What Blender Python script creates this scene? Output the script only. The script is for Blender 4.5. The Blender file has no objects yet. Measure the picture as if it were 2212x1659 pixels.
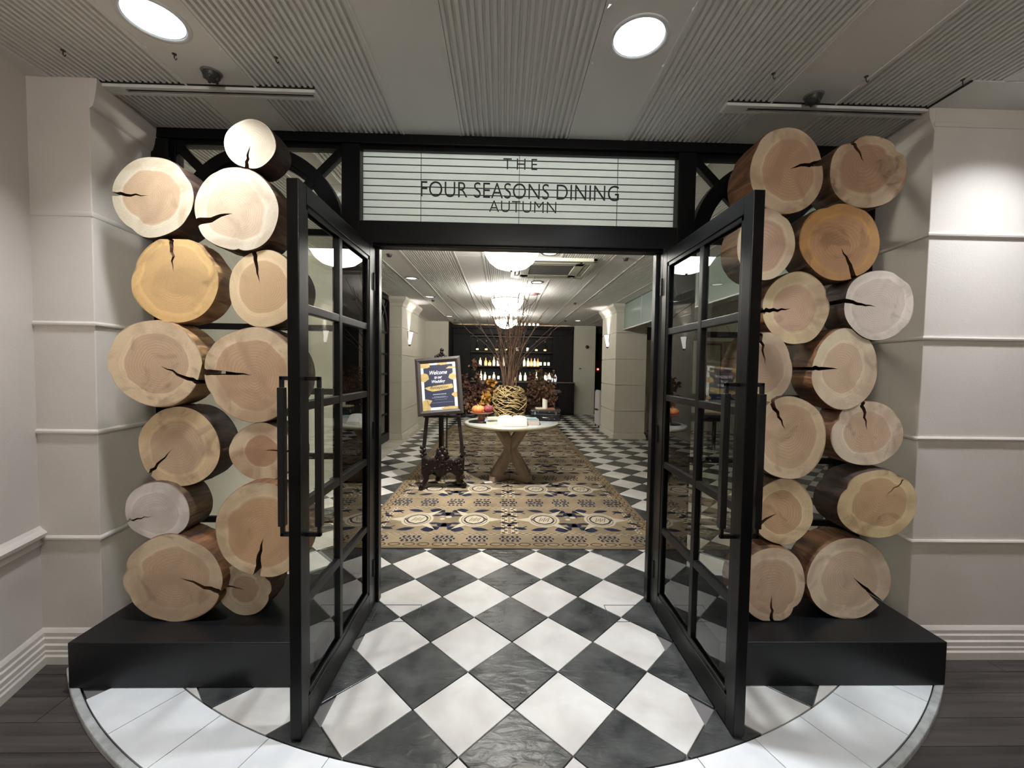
import bpy, bmesh, math, random
from mathutils import Vector, Matrix
random.seed(7)
S = bpy.context.scene
COL = S.collection
PI = math.pi

# ------------------------------------------------------------------ camera
cam_d = bpy.data.cameras.new('camera')
cam = bpy.data.objects.new('camera', cam_d); COL.objects.link(cam)
Rt = Vector((0.999618, -0.02323096, 0.01497245)); Up = Vector((-0.01401952, 0.04065434, 0.99907491)); Fw = Vector((0.02381817, 0.99890317, -0.04031312))
m = Matrix((Rt, Up, -Fw)).transposed().to_4x4(); m.translation = Vector((0, 0, 1.4627))
cam.matrix_world = m
cam_d.sensor_fit = 'HORIZONTAL'; cam_d.sensor_width = 36; cam_d.lens = 890.635/2212*36
cam_d.clip_start = .05; cam_d.clip_end = 60
S.camera = cam
# ------------------------------------------------------------------ world + exposure
w = bpy.data.worlds.new('world'); S.world = w; w.use_nodes = True
w.node_tree.nodes['Background'].inputs[0].default_value = (.9, .93, 1, 1)
w.node_tree.nodes['Background'].inputs[1].default_value = .02
S.view_settings.view_transform = 'Standard'; S.view_settings.look = 'None'
S.view_settings.gamma = 1; S.view_settings.use_curve_mapping = False
S.view_settings.exposure = 0.68
# light power table
P_LOBBY = (9, 16, 8, 28, 28, 28, 18, 18); P_SPOT = 150; E_CAN = 5; P_BOWL = 110

def area(name, loc, size, power, col=(1, 1, 1), rot=(0, 0, 0), sy=None, spread=PI):
    l = bpy.data.lights.new(name, 'AREA'); l.energy = power; l.color = col
    l.shape = 'DISK' if sy is None else 'RECTANGLE'; l.size = size
    if sy: l.size_y = sy
    l.spread = spread
    o = bpy.data.objects.new(name, l); COL.objects.link(o); o.location = loc; o.rotation_euler = rot
    return o
CZ = 2.80          # ceiling height
AX = .0535         # centre line of the ceiling bands
# ceiling light positions, lobby (in front of the doors) and dining room
LOBBY = [(-1.38, 1.70), (.533, 1.71), (2.44, 1.62), (-1.38, -.4), (.533, -.4), (2.44, -.4), (-.42, -2.2), (1.5, -2.2)]
for i, (x, y) in enumerate(LOBBY):
    l = area('lobby_lamp_light', (x, y, CZ + .045), .15, P_LOBBY[i], (.90, .95, 1), spread=math.radians(112 if y > 0 else 150))
area('table_spot_light', (-.42, 3.9, CZ - .02), .05, P_SPOT*.15, (1, .97, .9), rot=(math.radians(14), math.radians(4), 0), spread=math.radians(95))
for (x, y) in ((.075, 4.15), (.075, 7.25), (.075, 10.4), (.075, -1.5)):  # last one, behind the camera, is an added fill light for the lobby
    l = bpy.data.lights.new('bowl_lamp_light', 'POINT'); l.energy = P_BOWL if y > 0 else 165; l.color = (1, .96, .9); l.shadow_soft_size = .16
    o = bpy.data.objects.new('bowl_lamp_light', l); COL.objects.link(o); o.location = (x, y, 2.66)

# ------------------------------------------------------------------ helpers
OFF = {}
class MB:
    def __init__(s): s.v = []; s.f = []; s.sm = []
    def add(s, vs, fs, smooth=False):
        b = len(s.v); s.v += [tuple(v) for v in vs]; s.f += [tuple(b+i for i in f) for f in fs]; s.sm += [smooth]*len(fs); return s
    def box(s, x0, x1, y0, y1, z0, z1, mat=None):
        vs = [Vector(p) for p in ((x0,y0,z0),(x1,y0,z0),(x1,y1,z0),(x0,y1,z0),(x0,y0,z1),(x1,y0,z1),(x1,y1,z1),(x0,y1,z1))]
        if mat is not None: vs = [mat @ v for v in vs]
        return s.add(vs, [(0,3,2,1),(4,5,6,7),(0,1,5,4),(1,2,6,5),(2,3,7,6),(3,0,4,7)])
    def bar(s, a, b, w, h, up=(0,0,1), w2=None, h2=None):
        a = Vector(a); b = Vector(b); d = (b-a).normalized(); u = Vector(up); sd = d.cross(u)
        if sd.length < 1e-4: sd = d.cross(Vector((1,0,0)))
        sd.normalize(); u = sd.cross(d)
        w2 = w if w2 is None else w2; h2 = h if h2 is None else h2
        vs = []
        for p, ww, hh in ((a,w,h),(b,w2,h2)):
            vs += [p-sd*ww/2-u*hh/2, p+sd*ww/2-u*hh/2, p+sd*ww/2+u*hh/2, p-sd*ww/2+u*hh/2]
        return s.add(vs, [(0,3,2,1),(4,5,6,7),(0,1,5,4),(1,2,6,5),(2,3,7,6),(3,0,4,7)])
    def tube(s, pts, r, n=8, caps=True):
        pts = [Vector(p) for p in pts]; k = len(pts)
        rs = r if isinstance(r, (list, tuple)) else [r]*k
        vs = []; prev = None
        for i, p in enumerate(pts):
            d = (pts[min(i+1,k-1)]-pts[max(i-1,0)]).normalized()
            if prev is None:
                a = d.cross(Vector((0,0,1)))
                if a.length < .1: a = d.cross(Vector((1,0,0)))
            else: a = prev - d*prev.dot(d)
            a.normalize(); prev = a; b = d.cross(a)
            for j in range(n):
                t = 2*PI*j/n; vs.append(p + (a*math.cos(t)+b*math.sin(t))*rs[i])
        fs = [(i*n+j, i*n+(j+1)%n, (i+1)*n+(j+1)%n, (i+1)*n+j) for i in range(k-1) for j in range(n)]
        s.add(vs, fs, True)
        if caps:
            s.add(vs[:n], [tuple(reversed(range(n)))]); s.add(vs[-n:], [tuple(range(n))])
        return s
    def lathe(s, prof, n=24, c=(0,0,0), sx=1, sy=1, smooth=True):
        vs = [(c[0]+r*math.cos(2*PI*j/n)*sx, c[1]+r*math.sin(2*PI*j/n)*sy, c[2]+z) for r, z in prof for j in range(n)]
        k = len(prof)
        fs = [(i*n+j, i*n+(j+1)%n, (i+1)*n+(j+1)%n, (i+1)*n+j) for i in range(k-1) for j in range(n)]
        return s.add(vs, fs, smooth)
    def prism(s, poly, z0, z1, fn=None):
        """poly of (a,b); fn(a,b,z)->xyz"""
        fn = fn or (lambda a, b, z: (a, b, z)); n = len(poly)
        vs = [fn(a, b, z0) for a, b in poly] + [fn(a, b, z1) for a, b in poly]
        return s.add(vs, [tuple(reversed(range(n))), tuple(range(n, 2*n))] + [(i, (i+1) % n, n+(i+1) % n, n+i) for i in range(n)])
    def ball(s, c, rx, ry=None, rz=None, n=10, k=6):
        ry = ry or rx; rz = rz or rx
        prof = [(math.sin(PI*i/k), -math.cos(PI*i/k)) for i in range(k+1)]
        vs = [(c[0]+r*math.cos(2*PI*j/n)*rx, c[1]+r*math.sin(2*PI*j/n)*ry, c[2]+z*rz) for r, z in prof for j in range(n)]
        return s.add(vs, [(i*n+j, i*n+(j+1)%n, (i+1)*n+(j+1)%n, (i+1)*n+j) for i in range(k) for j in range(n)], True)
    def mesh(s, name, off=(0,0,0)):
        me = bpy.data.meshes.new(name)
        me.from_pydata([(a-off[0], b-off[1], c-off[2]) for a, b, c in s.v], [], s.f)
        me.polygons.foreach_set('use_smooth', s.sm); me.update(); return me
    def build(s, name, mat, parent=None, bevel=0, loc=None, seg=2):
        off = OFF.get(parent.name, Vector((0,0,0))) if parent else Vector(loc if loc else (0,0,0))
        me = s.mesh(name, off)
        if mat: me.materials.append(mat)
        o = bpy.data.objects.new(name, me); COL.objects.link(o)
        if parent: o.parent = parent; OFF[o.name] = off
        else: o.location = off; OFF[o.name] = off
        if bevel:
            b = o.modifiers.new('bevel', 'BEVEL'); b.width = bevel; b.segments = seg; b.limit_method = 'ANGLE'; b.angle_limit = .6
        return o
def tag(o, label=None, cat=None, group=None, kind=None):
    if label: o['label'] = label
    if cat: o['category'] = cat
    if group: o['group'] = group
    if kind: o['kind'] = kind
    return o
def thing(name, label, cat, loc=(0,0,0), group=None, kind=None):
    o = bpy.data.objects.new(name, None); COL.objects.link(o); o.location = loc; o.empty_display_size = .05
    OFF[o.name] = Vector(loc)
    return tag(o, label, cat, group, kind)
def copy_tree(o, parent=None):
    c = o.copy(); COL.objects.link(c)
    if parent: c.parent = parent
    for ch in o.children: copy_tree(ch, c)
    return c
def share(name, me, parent, loc, rot=0):
    o = bpy.data.objects.new(name, me); COL.objects.link(o); o.parent = parent
    o.location = Vector(loc) - OFF.get(parent.name, Vector((0,0,0))); o.rotation_euler = (0, 0, rot); return o

# ------------------------------------------------------------------ materials
def mat(name, col, rough=.5, metal=0, spec=.5, bump=0, bscale=40, var=0, vscale=3, coat=0, emit=None, estr=0, noise_dist=0):
    M = bpy.data.materials.new(name); M.use_nodes = True; nt = M.node_tree; N = nt.nodes; L = nt.links
    b = N['Principled BSDF']; b.inputs['Base Color'].default_value = (*col, 1); b.inputs['Roughness'].default_value = rough
    b.inputs['Metallic'].default_value = metal; b.inputs['Specular IOR Level'].default_value = spec
    b.inputs['Coat Weight'].default_value = coat
    tc = None
    if bump or var:
        tc = N.new('ShaderNodeTexCoord')
    if var:
        n = N.new('ShaderNodeTexNoise'); n.inputs['Scale'].default_value = vscale; n.inputs['Detail'].default_value = 6; n.inputs['Distortion'].default_value = noise_dist
        L.new(tc.outputs['Object'], n.inputs['Vector'])
        mx = N.new('ShaderNodeMix'); mx.data_type = 'RGBA'
        mx.inputs[6].default_value = (*[max(0, c*(1-var)) for c in col], 1); mx.inputs[7].default_value = (*[min(1, c*(1+var)) for c in col], 1)
        mr = N.new('ShaderNodeMapRange'); mr.inputs[1].default_value = .3; mr.inputs[2].default_value = .7
        L.new(n.outputs[0], mr.inputs[0]); L.new(mr.outputs[0], mx.inputs[0]); L.new(mx.outputs[2], b.inputs['Base Color'])
    if bump:
        n2 = N.new('ShaderNodeTexNoise'); n2.inputs['Scale'].default_value = bscale; n2.inputs['Detail'].default_value = 4
        L.new(tc.outputs['Object'], n2.inputs['Vector'])
        bp = N.new('ShaderNodeBump'); bp.inputs['Strength'].default_value = bump; bp.inputs['Distance'].default_value = .01
        L.new(n2.outputs[0], bp.inputs['Height']); L.new(bp.outputs[0], b.inputs['Normal'])
    if emit:
        b.inputs['Emission Color'].default_value = (*emit, 1); b.inputs['Emission Strength'].default_value = estr
    return M
def glass_mat(name, tint=(.9,.93,.9), gloss=.0, base=.0):
    M = bpy.data.materials.new(name); M.use_nodes = True; nt = M.node_tree; N = nt.nodes; L = nt.links
    N.remove(N['Principled BSDF']); out = N['Material Output']
    t = N.new('ShaderNodeBsdfTransparent'); t.inputs[0].default_value = (*tint, 1)
    g = N.new('ShaderNodeBsdfGlossy'); g.inputs['Roughness'].default_value = gloss
    f = N.new('ShaderNodeFresnel'); f.inputs[0].default_value = 1.5
    ad = N.new('ShaderNodeMath'); ad.operation = 'ADD'; ad.inputs[1].default_value = base; ad.use_clamp = True
    mx = N.new('ShaderNodeMixShader'); ge = N.new('ShaderNodeNewGeometry'); iv = N.new('ShaderNodeMath'); iv.operation = 'SUBTRACT'; iv.inputs[0].default_value = 1; L.new(ge.outputs['Backfacing'], iv.inputs[1])
    ml = N.new('ShaderNodeMath'); ml.operation = 'MULTIPLY'; L.new(f.outputs[0], ad.inputs[0]); L.new(ad.outputs[0], ml.inputs[0]); L.new(iv.outputs[0], ml.inputs[1]); L.new(ml.outputs[0], mx.inputs[0])
    L.new(t.outputs[0], mx.inputs[1]); L.new(g.outputs[0], mx.inputs[2]); L.new(mx.outputs[0], out.inputs[0])
    return M
def frosted_mat(name, col):
    M = bpy.data.materials.new(name); M.use_nodes = True; nt = M.node_tree; N = nt.nodes; L = nt.links
    N.remove(N['Principled BSDF']); out = N['Material Output']
    t = N.new('ShaderNodeBsdfTranslucent'); t.inputs[0].default_value = (*col, 1)
    d = N.new('ShaderNodeBsdfDiffuse'); d.inputs[0].default_value = (*col, 1)
    g = N.new('ShaderNodeBsdfGlossy'); g.inputs['Roughness'].default_value = .12
    mx = N.new('ShaderNodeMixShader'); mx.inputs[0].default_value = .3
    m2 = N.new('ShaderNodeMixShader'); m2.inputs[0].default_value = .02
    L.new(t.outputs[0], mx.inputs[1]); L.new(d.outputs[0], mx.inputs[2]); L.new(mx.outputs[0], m2.inputs[1]); L.new(g.outputs[0], m2.inputs[2]); L.new(m2.outputs[0], out.inputs[0])
    return M
def wood_face(name, sap, heart, hf, ring=40, seed=0., dark=.35):
    """sawn end: sapwood ring, heartwood, growth rings and knots; UV.x is the distance from the pith, UV.y the angle"""
    M = bpy.data.materials.new(name); M.use_nodes = True; nt = M.node_tree; N = nt.nodes; L = nt.links
    b = N['Principled BSDF']; b.inputs['Roughness'].default_value = .75; b.inputs['Specular IOR Level'].default_value = .2
    uv = N.new('ShaderNodeUVMap'); sx = N.new('ShaderNodeSeparateXYZ'); L.new(uv.outputs[0], sx.inputs[0])
    tc = N.new('ShaderNodeTexCoord'); mp = N.new('ShaderNodeMapping'); mp.inputs[1].default_value = (seed, seed*1.7, seed*.6); L.new(tc.outputs['Object'], mp.inputs[0])
    def noise(sc, det=4, dist=0):
        n = N.new('ShaderNodeTexNoise'); n.inputs['Scale'].default_value = sc; n.inputs['Detail'].default_value = det; n.inputs['Distortion'].default_value = dist; L.new(mp.outputs[0], n.inputs['Vector']); return n.outputs[0]
    def math_(op, a, bb, c=None):
        x = N.new('ShaderNodeMath'); x.operation = op
        for i, q in enumerate((a, bb, c)):
            if q is None: continue
            if isinstance(q, (int, float)): x.inputs[i].default_value = q
            else: L.new(q, x.inputs[i])
        return x.outputs[0]
    def rng(a, lo, hi, t0=0, t1=1):
        x = N.new('ShaderNodeMapRange'); x.inputs[1].default_value = lo; x.inputs[2].default_value = hi; x.inputs[3].default_value = t0; x.inputs[4].default_value = t1; x.interpolation_type = 'SMOOTHSTEP'; L.new(a, x.inputs[0]); return x.outputs[0]
    def mix(f, a, bb):
        x = N.new('ShaderNodeMix'); x.data_type = 'RGBA'
        if isinstance(f, (int, float)): x.inputs[0].default_value = f
        else: L.new(f, x.inputs[0])
        for i, q in ((6, a), (7, bb)):
            if isinstance(q, tuple): x.inputs[i].default_value = (*q, 1)
            else: L.new(q, x.inputs[i])
        return x.outputs[2]
    n1 = noise(7, 2); r = math_('ADD', sx.outputs[0], math_('MULTIPLY', math_('SUBTRACT', n1, .5), .22))
    c = mix(rng(r, hf-.025, hf+.025), heart, sap)
    ann = math_('MULTIPLY', rng(r, hf-.02, hf+.03), rng(r, hf+.12, hf+.03))     # pale line beside the heartwood
    c = mix(math_('MULTIPLY', ann, .5), c, tuple(min(1, q*1.25) for q in sap))
    rr = math_('SINE', math_('MULTIPLY', math_('POWER', r, .8), ring*PI), None)
    rm = math_('MULTIPLY', rng(rr, .1, 1), math_('ADD', .28, math_('MULTIPLY', noise(5), .6)))
    rm = math_('MULTIPLY', rm, rng(r, 1.0, .2))
    c = mix(rm, c, tuple(q*.68 for q in heart))
    c = mix(math_('MULTIPLY', rng(noise(5, 6, 1.1), .40, .68), .75), c, tuple(q*.74 for q in heart))
    sp = rng(noise(6, 6, 1.3), .585, .72)
    c = mix(math_('MULTIPLY', sp, dark), c, tuple(q*.38 for q in heart))
    c = mix(math_('MULTIPLY', rng(noise(120, 3), .5, .75), .16), c, tuple(q*.5 for q in heart))
    c = mix(rng(r, .985, 1.03, 0, .5), c, (.16, .075, .03))
    L.new(c, b.inputs['Base Color'])
    bp = N.new('ShaderNodeBump'); bp.inputs['Strength'].default_value = .1; bp.inputs['Distance'].default_value = .004
    L.new(noise(90, 4), bp.inputs['Height']); L.new(bp.outputs[0], b.inputs['Normal'])
    return M
def bark_mat(name, c1, c2):
    M = bpy.data.materials.new(name); M.use_nodes = True; nt = M.node_tree; N = nt.nodes; L = nt.links
    b = N['Principled BSDF']; b.inputs['Roughness'].default_value = .7
    tc = N.new('ShaderNodeTexCoord'); mp = N.new('ShaderNodeMapping'); mp.inputs[3].default_value = (14, 3, 14); L.new(tc.outputs['Object'], mp.inputs[0])
    n = N.new('ShaderNodeTexNoise'); n.inputs['Scale'].default_value = 1.6; n.inputs['Detail'].default_value = 8; n.inputs['Distortion'].default_value = .6; L.new(mp.outputs[0], n.inputs[0])
    cr = N.new('ShaderNodeValToRGB'); cr.color_ramp.elements[0].position = .34; cr.color_ramp.elements[0].color = (*c1, 1); cr.color_ramp.elements[1].position = .68; cr.color_ramp.elements[1].color = (*c2, 1)
    L.new(n.outputs[0], cr.inputs[0]); L.new(cr.outputs[0], b.inputs['Base Color'])
    bp = N.new('ShaderNodeBump'); bp.inputs['Strength'].default_value = .9; bp.inputs['Distance'].default_value = .012; L.new(n.outputs[0], bp.inputs['Height']); L.new(bp.outputs[0], b.inputs['Normal'])
    return M
def stone_mat(name, c1, c2, rough, bump, bs, bstretch=(1,1,1), vs=5):
    M = bpy.data.materials.new(name); M.use_nodes = True; nt = M.node_tree; N = nt.nodes; L = nt.links
    b = N['Principled BSDF']; b.inputs['Roughness'].default_value = rough; b.inputs['Specular IOR Level'].default_value = .5
    g = N.new('ShaderNodeNewGeometry')
    n = N.new('ShaderNodeTexNoise'); n.inputs['Scale'].default_value = vs; n.inputs['Detail'].default_value = 7; n.inputs['Distortion'].default_value = .4; L.new(g.outputs['Position'], n.inputs[0])
    cr = N.new('ShaderNodeValToRGB'); cr.color_ramp.elements[0].position = .32; cr.color_ramp.elements[0].color = (*c1, 1); cr.color_ramp.elements[1].position = .7; cr.color_ramp.elements[1].color = (*c2, 1)
    L.new(n.outputs[0], cr.inputs[0]); L.new(cr.outputs[0], b.inputs['Base Color'])
    mp = N.new('ShaderNodeMapping'); mp.inputs[3].default_value = bstretch; L.new(g.outputs['Position'], mp.inputs[0])
    n2 = N.new('ShaderNodeTexNoise'); n2.inputs['Scale'].default_value = bs; n2.inputs['Detail'].default_value = 4; n2.inputs['Distortion'].default_value = .5; L.new(mp.outputs[0], n2.inputs[0])
    bp = N.new('ShaderNodeBump'); bp.inputs['Strength'].default_value = bump; bp.inputs['Distance'].default_value = .01; L.new(n2.outputs[0], bp.inputs['Height']); L.new(bp.outputs[0], b.inputs['Normal'])
    return M

m_wall = mat('cream_plaster', (.64, .585, .535), .85, bump=.07, bscale=120, var=.03)
m_wall2 = mat('cream_plaster_inner', (.60, .57, .48), .8, bump=.1, bscale=90, var=.03)
m_ceil = mat('ceiling_paint', (.74, .725, .69), .9, bump=.1, bscale=150)
m_black = mat('black_satin_paint', (.0035, .0036, .004), .34, spec=.2, bump=.03, bscale=60)
m_blackm = mat('black_matt_paint', (.0055, .0062, .0075), .40, spec=.4, bump=.04, bscale=200)
m_hand = mat('black_metal', (.006, .006, .007), .35, metal=0)
m_tilew = stone_mat('pale_tile', (.53, .50, .475), (.69, .67, .64), .36, .10, 9)
m_tileb = stone_mat('black_tile', (.024, .026, .027), (.085, .087, .085), .24, .5, 11, (1, 2.2, 1), 6)
m_border = stone_mat('white_border_tile', (.70, .71, .73), (.82, .83, .84), .4, .1, 9)
m_grout = mat('dark_grout', (.05, .05, .05), .9, bump=.2)
m_groutw = mat('grey_grout', (.16, .15, .15), .9, bump=.2)
m_rim = mat('rough_pale_stone', (.42, .43, .42), .7, bump=.5, bscale=60, var=.25, vscale=18)
m_marble = stone_mat('pale_marble', (.50, .47, .40), (.62, .59, .52), .25, .03, 9)
m_plank = None
def plank_mat():
    M = bpy.data.materials.new('dark_wood_plank'); M.use_nodes = True; nt = M.node_tree; N = nt.nodes; L = nt.links
    b = N['Principled BSDF']; b.inputs['Roughness'].default_value = .5
    g = N.new('ShaderNodeNewGeometry'); oi = N.new('ShaderNodeObjectInfo')
    mp = N.new('ShaderNodeMapping'); mp.inputs[3].default_value = (1.5, 26, 1); L.new(g.outputs['Position'], mp.inputs[0])
    n = N.new('ShaderNodeTexNoise'); n.inputs['Scale'].default_value = 1.3; n.inputs['Detail'].default_value = 7; n.inputs['Distortion'].default_value = .7; L.new(mp.outputs[0], n.inputs[0])
    ad = N.new('ShaderNodeMath'); ad.operation = 'MULTIPLY_ADD'; L.new(oi.outputs['Random'], ad.inputs[0]); ad.inputs[1].default_value = .22; L.new(n.outputs[0], ad.inputs[2])
    cr = N.new('ShaderNodeValToRGB'); cr.color_ramp.elements[0].position = .35; cr.color_ramp.elements[0].color = (.028, .022, .021, 1); cr.color_ramp.elements[1].position = .85; cr.color_ramp.elements[1].color = (.085, .069, .064, 1)
    L.new(ad.outputs[0], cr.inputs[0]); L.new(cr.outputs[0], b.inputs['Base Color'])
    bp = N.new('ShaderNodeBump'); bp.inputs['Strength'].default_value = .3; bp.inputs['Distance'].default_value = .004; L.new(n.outputs[0], bp.inputs['Height']); L.new(bp.outputs[0], b.inputs['Normal'])
    return M
m_plank = plank_mat()
m_glass = glass_mat('door_glass', (.94, .955, .935), 0, .04)
m_gglass = glass_mat('green_glass', (.55, .66, .60), .05, .12)
m_frost = frosted_mat('frosted_glass', (.82, .86, .85))
m_whitem = mat('white_metal', (.62, .62, .60), .4)
m_grill = mat('grey_grille', (.16, .15, .14), .6)
m_refl = mat('reflector', (.55, .66, .74), .2, metal=.7)
m_can = mat('lamp_disc', (1, 1, 1), .5, emit=(.93, .97, 1), estr=E_CAN)
m_candim = mat('lamp_disc_dim', (1, 1, 1), .5, emit=(1, .95, .88), estr=1.6)
m_bowl = mat('glowing_alabaster_glass', (1, 1, .96), .4, emit=(1, .985, .90), estr=7)
m_sconce = mat('glowing_sconce_glass', (1, .98, .95), .4, emit=(1, .95, .9), estr=1.5)
m_chrome = mat('chrome', (.6, .6, .6), .2, metal=1)
m_darkmet = mat('dark_metal', (.05, .048, .045), .45, metal=.4)
m_brass = mat('dark_bronze', (.14, .09, .05), .4, metal=.7)
m_bar = mat('dark_panelling', (.006, .006, .006), .5, spec=.25, bump=.05)
m_shelf = mat('dark_shelf_wood', (.03, .026, .026), .5)
m_strip = mat('led_strip', (1, .7, .4), .5, emit=(1, .75, .45), estr=4)
m_rug = mat('beige_wool', (.235, .182, .118), .95, bump=.5, bscale=220, var=.34, vscale=2.2, spec=.1)
m_rugd = mat('brown_wool', (.075, .045, .02), .95, spec=.1)
m_rugn = mat('navy_wool', (.018, .021, .040), .95, spec=.1, var=.3, vscale=5)
m_rugc = mat('cream_wool', (.42, .37, .28), .95, spec=.1)
m_rugt = mat('taupe_wool', (.15, .11, .07), .95, spec=.1)
m_oak = mat('grey_oak', (.30, .22, .15), .6, bump=.3, bscale=30, var=.15, vscale=8)
m_ttop = mat('white_table_top', (.58, .61, .61), .25)
m_trim = mat('pewter_edge', (.42, .38, .26), .35, metal=.4)
m_rose = mat('dark_carved_rosewood', (.008, .0035, .003), .36, spec=.3, bump=.3, bscale=60)
m_pframe = mat('dark_brown_frame', (.026, .019, .018), .5, bump=.1)
m_paper = mat('white_paper', (.62, .63, .60), .8)
m_navy = mat('navy_print', (.007, .010, .034), .6)
m_gold = mat('gold_print', (.36, .26, .10), .5, var=.15, vscale=30)
m_white = mat('white_print', (.62, .63, .66), .6)
m_inkg = mat('grey_print', (.25, .27, .36), .6)
m_ink = mat('black_print', (.02, .02, .02), .5)
m_letter = mat('black_vinyl', (.01, .01, .01), .5)
m_twig = mat('gold_twig', (.58, .43, .20), .4, metal=.15, var=.25, vscale=20)
m_vase = mat('dark_vessel', (.03, .02, .012), .6)
m_branch = mat('brown_branch', (.16, .092, .058), .7, var=.35, vscale=6)
m_leafb = mat('dark_brown_leaves', (.075, .03, .016), .8, var=.4, vscale=12)
m_leafg = mat('golden_leaves', (.52, .27, .05), .7, var=.35, vscale=12)
m_leaft = mat('tan_petals', (.21, .105, .055), .85, var=.35, vscale=14)
m_pump = mat('orange_pumpkin', (.85, .30, .10), .5, var=.1, vscale=10)
m_pump2 = mat('speckled_maroon_pumpkin', (.33, .07, .08), .5, var=.55, vscale=60)
m_stem = mat('pale_stem', (.45, .35, .2), .7)
m_stand = mat('rosy_wood', (.30, .13, .085), .45, var=.2, vscale=12)
m_candle = mat('ivory_candle', (.8, .77, .68), .5)
m_cover = mat('teal_book_cover', (.30, .42, .43), .6)
m_cover2 = mat('cream_book_cover', (.62, .57, .45), .6)
m_cover3 = mat('pinkish_book_cover', (.55, .47, .44), .6)
m_case = mat('black_leather', (.008, .008, .01), .3)
m_green = mat('green_wall', (.035, .05, .04), .7)
m_red = mat('red_lamp', (1, .1, .05), .5, emit=(1, .08, .05), estr=8)
m_cloth = mat('white_cloth', (.6, .58, .58), .9, bump=.2)
m_dark = mat('dark_void', (.012, .011, .010), .8)
m_seat = mat('blue_grey_vinyl', (.10, .13, .20), .35)

# ------------------------------------------------------------------ floor
D = .4334; X0 = .0717; Y0 = 1.4918
CX, CY, RI, RO = .09, 4.26, 2.855, 3.115
floor = MB().box(-7, 8, 2.45, 16, -.16, -.011).build('floor', m_grout, None, loc=(0, 0, 0)); floor['kind'] = 'structure'
# raised round platform under the entrance
arc = [(CX + 3.11*math.sin(t), CY - 3.11*math.cos(t)) for t in [math.radians(-48 + 96*i/60) for i in range(61)]]
slab = MB().prism(arc + [(2.4, 2.5), (-2.22, 2.5)], -.12, -.0115).build('platform_base', m_groutw, floor)
def clip(poly, nx, ny, c):      # keep nx*x+ny*y<=c
    out = []
    for i in range(len(poly)):
        a = poly[i]; b = poly[(i+1) % len(poly)]; da = nx*a[0]+ny*a[1]-c; db = nx*b[0]+ny*b[1]-c
        if da <= 0: out.append(a)
        if (da < 0 < db) or (db < 0 < da):
            t = da/(da-db); out.append((a[0]+(b[0]-a[0])*t, a[1]+(b[1]-a[1])*t))
    return out
def tile_mesh(poly, name='tile', h=.011, ins=.0018):
    cx = sum(p[0] for p in poly)/len(poly); cy = sum(p[1] for p in poly)/len(poly); n = len(poly)
    def sh(p, d):
        L = math.hypot(p[0]-cx, p[1]-cy) or 1; return (cx+(p[0]-cx)*(1-d/L), cy+(p[1]-cy)*(1-d/L))
    b = MB(); vs = [(*p, -h) for p in poly] + [(*p, -ins*.7) for p in poly] + [(*sh(p, ins*1.4), 0) for p in poly]
    fs = [(i, (i+1) % n, n+(i+1) % n, n+i) for i in range(n)] + [(n+i, n+(i+1) % n, 2*n+(i+1) % n, 2*n+i) for i in range(n)] + [tuple(range(2*n, 3*n))]
    b.add(vs, fs); return b
g = .0026
hd = D/2 - g*1.414
dia = [(hd, 0), (0, hd), (-hd, 0), (0, -hd)]
me_w = tile_mesh(dia).mesh('tile'); me_w.materials.append(m_tilew)
me_b = tile_mesh(dia).mesh('tile'); me_b.materials.append(m_tileb)
cands = []
XL, XR = -1.86, 6.2
for k in range(-1, 60):
    for i in range(-8, 17):
        cx = X0 + (i + .5*(k % 2))*D; cy = Y0 + k*D/2
        white = k % 2 == 1
        poly = [(cx+a, cy+b) for a, b in dia]
        full = True
        def cut(nx, ny, c):
            global poly_, full_
        P = poly
        Xl = -2.2 if cy < 6.4 else XL
        for nx, ny, c in ((-1, 0, -Xl), (1, 0, XR), (0, 1, 13.3)):
            if P: P = clip(P, nx, ny, c)
        # white tiles beside the doors are cut square to the door line
        if white and cy < 2.4 and abs(abs(cx-X0)-1.5*D) < .01:
            sgn = 1 if cx > X0 else -1
            P = clip(P, sgn, 0, sgn*X0 + .80 - .03*(2.2-cy))
        # round front edge
        if cy < 3.2:
            for a in range(-60, 61, 2):
                t = math.radians(a); nx, ny = math.sin(t), -math.cos(t)
                if P: P = clip(P, nx, ny, nx*CX + ny*CY + RI - .004)
        if not P or len(P) < 3: continue
        ar = abs(sum(P[i2][0]*P[(i2+1) % len(P)][1]-P[(i2+1) % len(P)][0]*P[i2][1] for i2 in range(len(P))))/2
        if ar < .0012: continue
        if cx > 2.3 and cy < 2.35 or cx < -2.1 and cy < 2.35: continue
        if -1.0 < cx < 1.15 and 3.6 < cy < 9.9: continue      # under the rug
        fullt = ar > 2*hd*hd*.995
        vis = abs(cx-AX) < (cy*.36 + .1) if cy > 2.7 else True
        cands.append((cy + (0 if vis else 6), cx, cy, P, fullt, white))
cands.sort(key=lambda q: q[0])
rest_w, rest_b = MB(), MB()
for n_, (_, cx, cy, P, fullt, white) in enumerate(cands):
    if n_ < 285:
        if fullt: share('tile', me_w if white else me_b, floor, (cx, cy, random.uniform(-.0006, .0003)))
        else:
            mb = tile_mesh(P); me = mb.mesh('tile'); me.materials.append(m_tilew if white else m_tileb); share('tile', me, floor, (0, 0, 0))
    else:
        mb = tile_mesh(P); (rest_w if white else rest_b).add(mb.v, mb.f)
for r_, mm, nm in ((rest_w, m_tilew, 'pale_floor_tiles'), (rest_b, m_tileb, 'black_floor_tiles')):
    tag(r_.build(nm, mm, floor), kind='stuff')
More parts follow.
